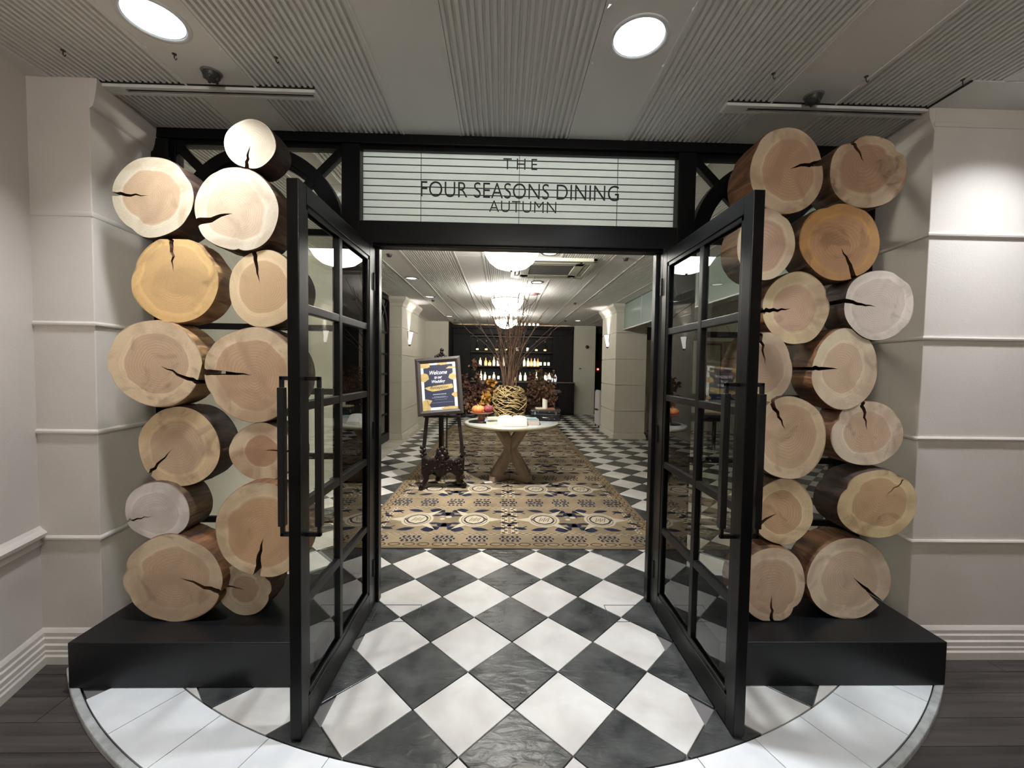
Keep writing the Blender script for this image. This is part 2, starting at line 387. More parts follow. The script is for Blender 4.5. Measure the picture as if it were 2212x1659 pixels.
# radial border tiles
def arcpts(r, a0, a1, n=8):
    return [(CX + r*math.sin(math.radians(a0+(a1-a0)*i/n)), CY - r*math.cos(math.radians(a0+(a1-a0)*i/n))) for i in range(n+1)]
a = 2.3 - 5.6*8
while a < 40:
    if -42 < a < 40:
        P = arcpts(RI+.003, a+.035, a+5.565) + list(reversed(arcpts(RO, a+.032, a+5.568)))
        cx_ = sum(p[0] for p in P)/len(P); cy_ = sum(p[1] for p in P)/len(P)
        b = MB(); n = len(P); 
        b.prism(P, -.011, 0)
        b.build('border_tile', m_border, floor)
    a += 5.6
r1 = arcpts(RO+.004, -43, 43, 60); r2 = arcpts(RO+.034, -43, 43, 60)
MB().prism(r1 + list(reversed(r2)), -.06, .001).build('platform_edge', m_rim, floor, bevel=.006)
# stone margin along the left wall of the dining room
y = 6.25
while y < 12.2:
    MB().box(-2.3, XL-.004, y+.002, y+.596, -.011, .001).build('margin_stone', m_marble, floor, bevel=.001); y += .6
# closer cover plates (outlines of the inlaid lids) in front of each hinge
for x0, x1 in ((-.735, -.472), (.648, .915)):
    b = MB()
    for s_ in ((x0, x1, 2.313, 2.317), (x0, x1, 2.479, 2.483), (x0, x0+.003, 2.313, 2.483), (x1-.003, x1, 2.313, 2.483)): b.box(*s_, -.001, .0012)
    b.lathe([(0, .0008), (.007, .0008), (.008, .0)], 12, ((x0+x1)/2 + (.05 if x0 < 0 else -.05), 2.36, 0))
    b.build('closer_lid', m_grout, floor)
# lobby timber floor
ZW = -.026
lob = MB().box(-5, 5, -4, 2.3, -.2, ZW-.012).build('floor', m_dark, None); lob.name = 'floor.001'; lob['kind'] = 'structure'
for r in range(16):
    y0_ = -.06 + .134*r
    x = -4.2 - random.random()*.9
    while x < 4.5:
        Lp = 1.15
        if x+Lp > -3.4 and x < 4.0:
            if not (r > 11 and x > -1.3 and x+Lp < 1.5):
                MB().box(x+.0012, x+Lp-.0012, y0_+.001, y0_+.133, ZW-.0125, ZW).build('plank', m_plank, lob, loc=None)
        x += Lp

# ------------------------------------------------------------------ ceiling
ceil = MB().box(-5, 6.5, -4, 15, CZ+.14, CZ+.2).build('ceiling', m_ceil); ceil['kind'] = 'structure'
PER = .953; HW = .3125
def rib_panel(xa, xb, ya, yb):
    n = max(3, round((xb-xa)/.0284)); p = (xb-xa)/n
    prof = []
    for i in range(n):
        x = xa + i*p
        prof += [(x, CZ+.013), (x+p*.14, CZ+.013), (x+p*.26, CZ-.001), (x+p*.72, CZ-.001), (x+p*.84, CZ+.013)]
    prof.append((xb, CZ+.013))
    b = MB(); k = len(prof)
    b.add([(x, ya, z) for x, z in prof] + [(x, yb, z) for x, z in prof], [(i, k+i, k+i+1, i+1) for i in range(k-1)])
    b.add([(xa, ya, CZ+.02), (xb, ya, CZ+.02), (xb, yb, CZ+.02), (xa, yb, CZ+.02), (xa, ya, CZ+.008), (xb, ya, CZ+.008), (xb, yb, CZ+.008), (xa, yb, CZ+.008)], [(0,1,2,3),(0,4,5,1),(2,6,7,3)])
    return b
def flat_panel(xa, xb, ya, yb, holes):
    b = MB(); z = CZ
    hs = [(hx, hy) for hx, hy, hr in holes if xa < hx < xb and ya+.17 < hy < yb-.17]
    hr = .108
    cuts = [ya]
    for hx, hy in sorted(hs, key=lambda q: q[1]): cuts += [hy-.15, hy+.15]
    cuts.append(yb)
    for i in range(0, len(cuts), 2):
        if cuts[i+1]-cuts[i] > .001: b.box(xa, xb, cuts[i], cuts[i+1], z, z+.012)
    for hx, hy in hs:
        n = 40; circ = [(hx+hr*math.cos(2*PI*j/n), hy+hr*math.sin(2*PI*j/n), z) for j in range(n)]
        sq = []
        for j in range(n):
            c, s_ = math.cos(2*PI*j/n), math.sin(2*PI*j/n)
            tx = ((xb-hx) if c > 0 else (hx-xa))/max(abs(c), 1e-6); ty = .15/max(abs(s_), 1e-6); t = min(tx, ty)
            sq.append((hx+c*t, hy+s_*t, z))
        b.add(circ+sq, [(j, (j+1) % n, n+(j+1) % n, n+j) for j in range(n)])
    return b
DL = [(x, y, 1) for x, y in LOBBY] + [(-.42, 3.9, 1)]
segs = [-4, -2.3, -.5, 1.3, 3.15, 5.05, 6.95, 8.85, 10.75, 12.65, 15]
for k in range(-4, 6):
    c = AX + PER*k
    for i in range(len(segs)-1):
        ya, yb = segs[i]+.0015, segs[i+1]-.0015
        if k >= 2 and ya < 1.9 and c > 1.9 and yb < 3.2: pass
        rib_panel(c-HW, c+HW, ya, yb).build('ribbed_panel', m_ceil, ceil)
        flat_panel(c+HW+.001, c+PER-HW-.001, ya+.001, yb-.001, DL).build('flat_panel', m_ceil, ceil)
for k in range(-4, 6):
    c = AX + PER*k
    for x in (c-HW, c+HW):
        MB().box(x-.005, x+.005, -4, 13.3, CZ-.004, CZ+.01).build('joint_bead', m_ceil, ceil)

# recessed downlights (lobby: bright, proper hole)
def can(x, y, bright, label):
    t = thing('downlight', label, 'ceiling light', (x, y, CZ), group='recessed downlights')
    MB().lathe([(.096, .05), (.1, .01), (.104, -.004), (.118, -.005), (.121, 0), (.121, .002), (.106, .004)], 40, (x, y, CZ)).build('trim_ring', m_whitem, t)
    MB().lathe([(.1, .002), (.098, .055), (.088, .09)], 40, (x, y, CZ)).build('reflector', m_refl if bright else m_whitem, t)
    MB().lathe([(0, .075), (.05, .078), (.088, .09)], 32, (x, y, CZ)).build('lamp', m_can if bright else m_candim, t)
    return t
names_dl = ['bright round downlight recessed in the lobby ceiling above the left log stack', 'bright round downlight recessed in the lobby ceiling above the sign', 'round downlight above the right pilaster of the lobby']
for i, (x, y) in enumerate(LOBBY):
    if i < 3: can(x, y, True, names_dl[i])
    else: can(x, y, True, ['left downlight of the lobby row just behind the viewer', 'middle downlight of the lobby row just behind the viewer', 'right downlight of the lobby row just behind the viewer', 'left downlight at the far back of the lobby', 'right downlight at the far back of the lobby'][i-3])
can(-.42, 3.9, True, 'round downlight hidden behind the door transom')
# small shallow downlights of the dining room
small = [(-1.406, 6.39, 'small unlit downlight nearest the doors, left of the ribbed ceiling'), (-1.42, 8.05, 'small unlit downlight, second from the doors on the left side of the ceiling'), (-1.43, 11.09, 'small downlight farthest from the doors on the left side of the ceiling'), (.535, 4.86, 'round downlight in front of the ceiling air conditioner'), (.52, 6.5, 'round downlight just behind the ceiling air conditioner'), (2.1, 11.6, 'small downlight in the ceiling left of the right pillar')]
for x, y, lb in small:
    t = thing('downlight', lb, 'ceiling light', (x, y, CZ), group='recessed downlights')
    MB().lathe([(.075, -.001), (.085, -.008), (.105, -.006), (.11, 0)], 28, (x, y, CZ)).build('trim_ring', m_chrome, t)
    MB().lathe([(0, -.002), (.03, -.003), (.076, -.0015)], 24, (x, y, CZ)).build('lamp', m_candim, t)
# slot diffusers
for x0, x1, lb in ((-1.97, -.93, 'long white slot air diffuser in the ceiling above the left log stack'), (1.10, 2.16, 'long white slot air diffuser in the ceiling above the right log stack')):
    t = thing('air_diffuser', lb, 'air vent', (x0, 2.08, CZ), group='ceiling slot diffusers')
    b = MB()
    b.box(x0, x1, 2.082, 2.105, CZ-.016, CZ+.0); b.box(x0, x1, 2.127, 2.15, CZ-.016, CZ); b.box(x0, x0+.12, 2.1, 2.13, CZ-.016, CZ); b.box(x1-.02, x1, 2.1, 2.13, CZ-.016, CZ)
    b.build('frame', m_ceil, t, bevel=.003)
    MB().box(x0+.12, x1-.02, 2.104, 2.128, CZ-.006, CZ).build('slot', m_dark, t)
    MB().box(x0, x1, 2.072, 2.081, CZ-.003, CZ+.006).build('gap', m_dark, t)
# sprinkler heads
def sprinkler(x, y, s, lb):
    t = thing('sprinkler', lb, 'sprinkler', (x, y, CZ), group='ceiling sprinkler heads')
    MB().lathe([(.0, -.004), (.040*s, -.006), (.044*s, 0)], 18, (x, y, CZ)).build('rose', m_grill, t)
    b = MB(); b.lathe([(.036*s, -.005), (.036*s, -.018*s), (.026*s, -.032*s), (.012*s, -.040*s), (0, -.042*s)], 16, (x, y, CZ))
    for j in range(5):
        a_ = j*2*PI/5; b.ball((x+.026*s*math.cos(a_), y+.026*s*math.sin(a_), CZ-.030*s), .008*s, n=6, k=4)
    b.build('head', m_darkmet, t)
for x, y, s, lb in ((-1.36, 1.99, 1., 'dark sprinkler head on the lobby ceiling above the left log stack'), (1.49, 2.02, 1., 'dark sprinkler head on the lobby ceiling above the right log stack'), (-1.378, 5.05, .9, 'dining room sprinkler on the left, nearest the doors'), (1.468, 5.0, .9, 'dining room sprinkler on the right, nearest the doors'), (-1.42, 8.43, .9, 'dining room sprinkler on the left, second from the doors'), (1.46, 8.45, .9, 'dining room sprinkler on the right, second from the doors'), (-1.36, 11.8, .9, 'dining room sprinkler on the left, nearest the bar'), (1.75, 11.6, .9, 'dining room sprinkler on the right, nearest the bar')):
    sprinkler(x, y, s, lb)
hooks = [(-1.914, 'leftmost of the three hooks left of the sign'), (-1.443, 'small ceiling hook just left of the left sprinkler'), (-1.007, 'small ceiling hook in the ribbed panel right of the left sprinkler'), (1.198, 'small ceiling hook left of the right sprinkler'), (1.625, 'small ceiling hook right of the right sprinkler'), (2.073, 'small ceiling hook farthest to the right by the pilaster')]
for x, lb in hooks:
    b = MB(); b.lathe([(0, -.003), (.008, -.003), (.009, 0)], 10, (x, 1.88, CZ))
    b.tube([(x, 1.88, CZ), (x, 1.88, CZ-.018), (x+.006, 1.88, CZ-.026), (x+.012, 1.88, CZ-.018)], .0022, 6)
    tag(b.build('ceiling_hook', m_darkmet, None, loc=(x, 1.88, CZ)), lb, 'hook', 'ceiling hooks')
# cassette air conditioner
t = thing('air_conditioner', 'square ivory air conditioning cassette in the dining room ceiling', 'air conditioner', (.62, 5.55, CZ))
m_ac = mat('ivory_plastic', (.60, .585, .48), .5)
x0, x1, y0, y1 = .10, 1.14, 5.04, 6.06; z = CZ-.04
b = MB(); b.box(x0, x1, y0, y0+.05, z, CZ); b.box(x0, x1, y1-.05, y1, z, CZ); b.box(x0, x0+.05, y0, y1, z, CZ); b.box(x1-.05, x1, y0, y1, z, CZ)
b.box(x0+.13, x1-.13, y0+.12, y0+.24, z, CZ-.01); b.box(x0+.13, x1-.13, y1-.24, y1-.12, z, CZ-.01); b.box(x0+.12, x0+.24, y0+.12, y1-.12, z, CZ-.01); b.box(x1-.24, x1-.12, y0+.12, y1-.12, z, CZ-.01)
for (cx_, cy_) in ((x0+.04, y0+.04), (x1-.16, y0+.04), (x0+.04, y1-.16), (x1-.16, y1-.16)): b.box(cx_, cx_+.12, cy_, cy_+.12, z, CZ-.01)
b.build('panel', m_ac, t, bevel=.004)
MB().box(x0+.05, x1-.05, y0+.05, y1-.05, CZ-.012, CZ-.004).build('outlet_slots', m_grill, t)
for (a0, a1, b0, b1) in ((x0+.2, x1-.2, y0+.065, y0+.105), (x0+.2, x1-.2, y1-.105, y1-.065), (x0+.065, x0+.105, y0+.2, y1-.2), (x1-.105, x1-.065, y0+.2, y1-.2)):
    MB().box(a0, a1, b0, b1, z+.004, z+.014).build('louvre', m_ac, t)
for i in range(10):
    yy = y0+.26+i*.054; MB().box(x0+.25, x1-.25, yy, yy+.028, z+.004, z+.016).build('grille_bar', m_grill, t)

# ------------------------------------------------------------------ lobby walls
def ring_profile(b, path, prof, closed=False):
    """sweep a (out, z) profile along a 2-D path; outward = to the left-hand side of travel"""
    n = len(path); k = len(prof); vs = []
    for i, p in enumerate(path):
        d1 = (Vector(path[i])-Vector(path[i-1])).normalized() if i > 0 else None
        d2 = (Vector(path[i+1])-Vector(path[i])).normalized() if i < n-1 else None
        d1 = d1 or d2; d2 = d2 or d1
        n1 = Vector((-d1.y, d1.x)); n2 = Vector((-d2.y, d2.x)); mm = (n1+n2).normalized(); sc = 1/max(.3, mm.dot(n1))
        for o_, z_ in prof: vs.append((p[0]+mm.x*o_*sc, p[1]+mm.y*o_*sc, z_))
    fs = [(i*k+j, (i+1)*k+j, (i+1)*k+j+1, i*k+j+1) for i in range(n-1) for j in range(k-1)]
    b.add(vs, fs)
    b.add(vs[:k], [tuple(range(k))]); b.add(vs[-k:], [tuple(reversed(range(k)))])
    return b
FY = 2.45
# left: angled wall, pilaster front, splayed return
cornL = (-2.262, 2.05); pL = (-1.973, 2.05); rL = (-2.04, 2.60)
aL = (cornL[0]+.30*3.4, cornL[1]-.954*3.4)
wl = MB().prism([aL, cornL, (cornL[0]-.5, cornL[1]+.1), (aL[0]-1.2, aL[1]-.3)], -.2, CZ+.1).build('wall_left', m_wall); wl['kind'] = 'structure'
pil = MB().prism([cornL, (cornL[0]-.4, 2.07), (-2.6, 2.6), rL, pL], -.2, CZ+.1).build('wall_left_pilaster', m_wall, None, bevel=.004); pil['kind'] = 'structure'
pathL = [rL, pL, cornL]      # travel so that outward is towards the room
BASE = [(0, ZW), (.036, ZW), (.036, .012), (.030, .020), (.030, .034), (.026, .040), (.026, .062), (.019, .069), (.019, .092), (.013, .099), (.013, .118), (.006, .130), (0, .138)]
def flip(path): return list(reversed(path))
bl = ring_profile(MB(), [rL, pL, cornL, aL], BASE).build('baseboard_left', m_wall); bl['kind'] = 'structure'
for zb in (.59, 1.116, 1.64, 2.165):
    r_ = .011 if zb < 2.1 else .003
    ring_profile(MB(), [rL, pL, cornL], [(0, zb-.012), (r_*.6, zb-.011), (r_, zb-.004), (r_, zb+.004), (r_*.5, zb+.012), (0, zb+.013)]).build('band_moulding', m_wall, pil)
ring_profile(MB(), [cornL, aL], [(0, .56), (.018, .562), (.012, .58), (.012, .592), (.030, .600), (.034, .618), (.024, .628), (.012, .636), (0, .65)]).build('chair_rail', m_wall, wl)
ring_profile(MB(), [rL, pL], [(0, 2.66), (.012, 2.67), (.022, 2.70), (.030, 2.745), (.034, 2.78), (.034, CZ), (0, CZ)]).build('crown_moulding', m_wall, pil)
# right: flat wall with pilaster treatment and a splayed return
pR = (2.153, 2.07); rR = (2.235, 2.60); eR = (5.0, 2.07)
pir = MB().prism([pR, rR, (2.9, 2.6), (5.0, 2.6), eR][::-1], -.2, CZ+.1).build('wall_right', m_wall, None, bevel=.004); pir['kind'] = 'structure'
br = ring_profile(MB(), [rR, pR, eR][::-1], BASE).build('baseboard_right', m_wall); br['kind'] = 'structure'
for zb in (.588, 1.128, 1.645, 2.168):
    ring_profile(MB(), [eR, pR, rR], [(0, zb-.014), (.012, zb-.008), (.014, zb), (.010, zb+.008), (0, zb+.009)]).build('band_moulding', m_wall, pir)
ring_profile(MB(), [eR, pR, rR], [(0, 2.700), (.004, 2.702), (.006, 2.72), (0, 2.725)]).build('top_band', m_wall, pir)
ring_profile(MB(), [pR, rR], [(0, 2.68), (.012, 2.71), (.026, 2.75), (.03, CZ), (0, CZ)]).build('crown_moulding', m_wall, pir)
ws = MB().box(2.12, 5, 1.88, 2.09, CZ-.006, CZ+.004).build('trim_2', m_ceil); ws['kind'] = 'structure'
MB().box(2.112, 2.122, 1.88, 2.08, CZ-.007, CZ+.003).build('gap', m_dark, ws)
wr = MB().prism([(3.9, 2.1), (3.9, -4), (4.1, -4), (4.1, 2.1)], -.2, CZ+.1).build('wall_right_side', m_wall); wr['kind'] = 'structure'
wb = MB().box(-4, 4.1, -3.3, -3.1, -.2, CZ+.1).build('wall_back', m_wall); wb['kind'] = 'structure'
wb2 = MB().box(-4, -1.2, -1.3, -1.2, -.2, CZ+.1).build('wall_back_left', m_wall); wb2['kind'] = 'structure'

# ------------------------------------------------------------------ black entrance screen
fr = thing('trim_1', None, None, (0.09, FY, 0)); fr['kind'] = 'structure'
def fbox(nm, x0, x1, z0, z1, y0=FY, y1=FY+.12, bev=.004): return MB().box(x0, x1, y0, y1, z0, z1).build(nm, m_black, fr, bevel=bev)
def mirx(x): return .18 - x
for s in (0, 1):
    def mb_(nm, a_, b_, z0, z1, **k):
        if s: a_, b_ = mirx(b_), mirx(a_)
        fbox(nm, a_, b_, z0, z1, **k)
    mb_('outer_post', -2.045, -1.925, 0, 2.74, )
    mb_('post_bead', -1.93, -1.906, 0, 2.73, y0=FY+.03, y1=FY+.09)
    mb_('post', -.946, -.84, 0, 2.74)
    mb_('door_jamb', -.845, -.762, 0, 2.18, y0=FY-.005, y1=FY+.125)
    mb_('door_stop', -.765, -.745, 0, 2.18, y0=FY+.06, y1=FY+.115)
fbox('head_beam', -2.045, 2.225, 2.745, 2.80)
fbox('head_bead', -2.0, 2.18, 2.722, 2.747, y0=FY+.03, y1=FY+.09)
fbox('transom_beam', -.845, 1.025, 2.175, 2.305)
fbox('transom_bead', -.80, .98, 2.163, 2.177, y0=FY+.02, y1=FY+.10)

def sidelight(idx, x0, x1):
    t = thing('window_%d' % idx, None, None, ((x0+x1)/2, FY, 0)); t['kind'] = 'structure'
    xc = (x0+x1)/2; R_ = (x1-x0)/2; zc = 2.722-R_
    yf, yb = FY+.02, FY+.085
    fn = lambda a_, b_, z_: (a_, z_, b_)
    def arcring(ro, ri, ya, yb_, nm, a0=0, a1=180):
        n = 36; o_ = [(xc+ro*math.cos(math.radians(a0+(a1-a0)*i/n)), zc+ro*math.sin(math.radians(a0+(a1-a0)*i/n))) for i in range(n+1)]
        i_ = [(xc+ri*math.cos(math.radians(a0+(a1-a0)*i/n)), zc+ri*math.sin(math.radians(a0+(a1-a0)*i/n))) for i in range(n+1)]
        b = MB()
        for i in range(n):
            b.prism([o_[i], o_[i+1], i_[i+1], i_[i]], ya, yb_, fn)
        return b.build(nm, m_black, t)
    arcring(R_+.004, R_-.062, yf, yb, 'arch')
    arcring(R_-.06, R_-.09, yf+.02, yb-.01, 'arch_bead')
    for sg in (-1, 1):
        for (ra, rb) in ((.04, R_*1.414-.004),):
            p0 = (xc+sg*.10*.7071, yf+.03, zc+.10*.7071); p1 = (xc+sg*rb*.7071, yf+.03, zc+rb*.7071)
            MB().bar(p0, p1, .05, .034, up=(0, 1, 0)).build('brace', m_black, t, bevel=.003)
    MB().box(x0, x1, yf, yb, 0, .145).build('bottom_rail', m_black, t, bevel=.004)
    MB().box(x0, x0+.03, yf+.01, yb-.01, .14, zc+.02).build('stile', m_black, t); MB().box(x1-.03, x1, yf+.01, yb-.01, .14, zc+.02).build('stile', m_black, t)
    MB().box(xc-.018, xc+.018, yf+.015, yf+.045, .14, zc+.35).build('muntin', m_black, t, bevel=.003)
    for zr in (.52, .91, 1.30, 1.68, zc):
        MB().box(x0, x1, yf+.017, yf+.043, zr-.018, zr+.018).build('muntin', m_black, t, bevel=.003)
    rows = [.145, .52, .91, 1.30, 1.68, zc]
    for i in range(5):
        for (a_, b_) in ((x0+.005, xc), (xc, x1-.005)):
            MB().box(a_, b_, yf+.028, yf+.033, rows[i], rows[i+1]).build('pane', m_glass, t)
    MB().box(x0+.002, x1-.002, yf+.028, yf+.033, zc, 2.722).build('pane', m_glass, t)
sidelight(1, -1.906, -.946)
sidelight(2, 1.126, 2.086)

# doors, opened square towards the viewer
def door(idx, s):
    mx = (lambda x: x) if s < 0 else mirx
    t = thing('door_%d' % idx, None, None, (mx(-.78), 2.43, 0)); t['kind'] = 'structure'
    def bx_(nm, xa, xb, ya, yb, za, zb, m_=m_black, bev=.003, par=None):
        a_, b_ = sorted((mx(xa), mx(xb))); return MB().box(a_, b_, ya, yb, za, zb).build(nm, m_, par or t, bevel=bev)
    XA, XB = -.802, -.757; y0, y1 = 1.558, 2.435; zt = 2.146
    bx_('stile', XA, XB, y0, y0+.062, .008, zt); bx_('stile', XA, XB, y1-.062, y1, .008, zt)
    bx_('top_rail', XA, XB, y0+.062, y1-.062, 2.075, zt); bx_('bottom_rail', XA, XB, y0+.062, y1-.062, .008, .125)
    # stepped glazing bead on both faces
    for xa, xb in ((-.798, -.789), (-.770, -.761)):
        b = MB(); a_, b_ = sorted((mx(xa), mx(xb)))
        i0, i1, z0, z1 = y0+.062, y1-.062, .125, 2.075; wd = .022
        b.box(a_, b_, i0, i0+wd, z0, z1); b.box(a_, b_, i1-wd, i1, z0, z1); b.box(a_, b_, i0, i1, z1-wd, z1); b.box(a_, b_, i0, i1, z0, z0+wd)
        b.build('glazing_bead', m_black, t, bevel=.003)
    yc = 1.972
    bx_('muntin', XA+.006, XB-.006, yc-.018, yc+.018, .14, 2.06)
    zs = [.52, .91, 1.30, 1.68]
    for z_ in zs: bx_('muntin', XA+.007, XB-.007, y0+.07, y1-.07, z_-.018, z_+.018)
    rows = [.14]+zs+[2.06]
    for i in range(5):
        for ya, yb in ((y0+.07, yc), (yc, y1-.07)):
            bx_('pane', -.782, -.777, ya, yb, rows[i], rows[i+1], m_glass, 0)
    # square pull handles on both faces
    for side, xo, dx in (('in', XB, 1), ('out', XA, -1)):
        h = bx_('pull_handle', xo+dx*.036, xo+dx*.062, 1.598, 1.624, .83, 1.372, m_hand, .002)
        bx_('handle_end', xo+dx*.042, xo+dx*.056, 1.603, 1.619, 1.37, 1.415, m_hand, .002, h)
        bx_('handle_end', xo+dx*.042, xo+dx*.056, 1.603, 1.619, .79, .832, m_hand, .002, h)
        bx_('standoff', xo, xo+dx*.056, 1.603, 1.619, 1.400, 1.416, m_hand, .002, h)
        bx_('standoff', xo, xo+dx*.056, 1.603, 1.619, .789, .805, m_hand, .002, h)
    for z_ in (.25, 1.08, 1.95):
        a_ = mx(-.758); b = MB(); b.tube([(a_, 2.44, z_-.05), (a_, 2.44, z_+.05)], .009, 10); b.build('hinge', m_black, t)
door(1, -1); door(2, 1)

# ------------------------------------------------------------------ sign in the transom light
sg = thing('sign', 'frosted glass transom sign with black lettering above the open doors', 'sign', (.09, FY+.05, 2.30))
MB().box(-.842, 1.022, FY+.06, FY+.066, 2.303, 2.747).build('frosted_pane', m_frost, sg)
for z_ in [2.734-.0417*i for i in range(10)]:
    MB().box(-.842, 1.022, FY+.052, FY+.058, z_-.0018, z_+.0018).build('blind_line', m_letter, sg)
for x_ in (-.497, .085, .674): MB().box(x_-.0015, x_+.0015, FY+.050, FY+.053, 2.303, 2.747).build('blind_cord', m_letter, sg)
def text_mesh(txt, size, offset=0, space=1.0, shear=0, ext=.0015):
    cu = bpy.data.curves.new('txt', 'FONT'); cu.body = txt; cu.size = size; cu.offset = offset; cu.space_character = space; cu.shear = shear; cu.extrude = ext; cu.align_x = 'LEFT'; cu.resolution_u = 6
    o = bpy.data.objects.new('txt', cu); COL.objects.link(o)
    dg = bpy.context.evaluated_depsgraph_get(); me = bpy.data.meshes.new_from_object(o.evaluated_get(dg))
    bpy.data.objects.remove(o); return me
def islands(me):
    adj = {i: [] for i in range(len(me.vertices))}
    for e in me.edges: adj[e.vertices[0]].append(e.vertices[1]); adj[e.vertices[1]].append(e.vertices[0])
    comp = {}; n = 0
    for i in adj:
        if i in comp: continue
        st = [i]; comp[i] = n
        while st:
            q = st.pop()
            for r in adj[q]:
                if r not in comp: comp[r] = n; st.append(r)
        n += 1
    return comp, n
def letters(txt, x0, x1, z0, z1, y, parent, offset=-.0, space=1.0):
    me = text_mesh(txt, .1, offset, space)
    xs = [v.co.x for v in me.vertices]; ys = [v.co.y for v in me.vertices]; ax, bx, ay, by = min(xs), max(xs), min(ys), max(ys)
    # each character is one letter object: cluster the islands by their character's x-range
    comp, n = islands(me)
    for c in range(n):
        ids = [i for i in comp if comp[i] == c]; mp = {v: k for k, v in enumerate(ids)}
        b = MB(); vs = [(x0+(me.vertices[i].co.x-ax)/(bx-ax)*(x1-x0), y-me.vertices[i].co.z, z0+(me.vertices[i].co.y-ay)/(by-ay)*(z1-z0)) for i in ids]
        fs = [tuple(mp[v] for v in p.vertices) for p in me.polygons if p.vertices[0] in mp]
        b.add(vs, fs); b.build('letter', m_letter, parent)
letters('THE', -.012, .190, 2.637, 2.700, FY+.046, sg, -.0008, 1.45)
letters('FOUR SEASONS DINING', -.497, .682, 2.466, 2.556, FY+.046, sg, -.0008, 1.02)
letters('AUTUMN', -.092, .308, 2.386, 2.452, FY+.046, sg, -.0010, 1.08)

# ------------------------------------------------------------------ plinths
for x0, x1, lb in ((-1.917, -.83, 'low matt black plinth under the left stack of log slices'), (1.02, 2.10, 'low matt black plinth under the right stack of log slices')):
    o = MB().box(x0, x1, 1.83, 2.449, .001, .209).build('plinth', m_blackm, None, bevel=.004, loc=((x0+x1)/2, 2.14, 0)); tag(o, lb, 'plinth', 'log stack plinths')

# ------------------------------------------------------------------ log slices
CR = (.60, .49, .345); TAN = (.50, .345, .215)
LOGS = {
'L1': (-1.188,1.990,2.484,.117,.112,(0,-.006),(-.020,-.107),.016,.14),
'L2': (-1.646,2.002,2.234,.185,.185,(-.022,.005),(-.180,.009),.016,.17),
'L3': (-1.256,1.995,2.183,.192,.195,(-.016,-.018),(-.183,-.063),.029,.17),
'L4': (-1.552,2.004,1.849,.201,.200,(-.007,.039),(-.015,.196),.018,.125),
'L5': (-1.135,2.005,1.817,.170,.180,(-.022,.025),(-.051,.172),.018,.15),
'L6': (-1.636,1.983,1.456,.216,.202,(.022,-.010),(.220,-.097),.018,.15),
'L7': (-1.180,1.981,1.409,.223,.225,(-.001,-.001),(-.223,.007),.024,.15),
'L8': (-1.554,2.013,1.055,.191,.195,(-.032,-.009),(-.135,-.120),.014,.15),
'L9': (-1.145,1.990,1.039,.156,.138,(0,.008),(.160,.005),.011,.15),
'L10': (-1.643,1.989,.750,.154,.138,(-.019,-.026),(-.148,-.049),.009,.16),
'L11': (-1.112,1.925,.685,.213,.224,(.005,-.034),(-.027,-.209),.028,.105),
'L12': (-1.574,1.985,.420,.235,.212,(.028,.006),(.216,-.062),.020,.15),
'L13': (-1.263,2.035,.343,.130,.133,(0,-.003),(-.127,.027),.011,.15),
'R1': (1.358,1.999,2.428,.177,.208,(.015,.014),(.182,.051),.025,.2),
'R2': (1.766,2.006,2.439,.193,.174,(-.024,.044),(-.079,.131),.016,.15),
'R3': (1.262,1.986,2.075,.140,.172,(-.03,-.02),(-.12,-.10),.008,.15),
'R4': (1.641,2.005,2.101,.201,.185,(.005,-.027),(.079,-.164),.023,.15),
'R5': (1.446,2.015,1.776,.165,.179,(-.026,-.004),(-.173,-.020),.020,.15),
'R6': (1.850,2.001,1.796,.177,.169,(-.014,-.010),(-.176,.022),.018,.15),
'R7': (1.296,2.010,1.473,.139,.176,(.004,.019),(-.028,.171),.016,.15),
'R8': (1.698,2.007,1.477,.166,.199,(-.031,.002),(-.166,.002),.020,.15),
'R9': (1.413,1.983,1.135,.190,.201,(-.018,.038),(-.091,.181),.020,.15),
'R10': (1.829,2.010,1.157,.184,.162,(0,.014),(-.033,.155),.018,.13),
'R11': (1.414,2.004,.762,.156,.167,(-.029,-.009),(-.146,-.076),.018,.15),
'R12': (1.885,1.992,.807,.204,.172,(.034,.034),(.113,.111),.007,.16),
'R13': (1.358,1.981,.401,.166,.191,(0,-.052),(.008,-.189),.016,.15),
'R14': (1.773,2.010,.416,.218,.206,(.021,.009),(.179,-.128),.023,.15)}
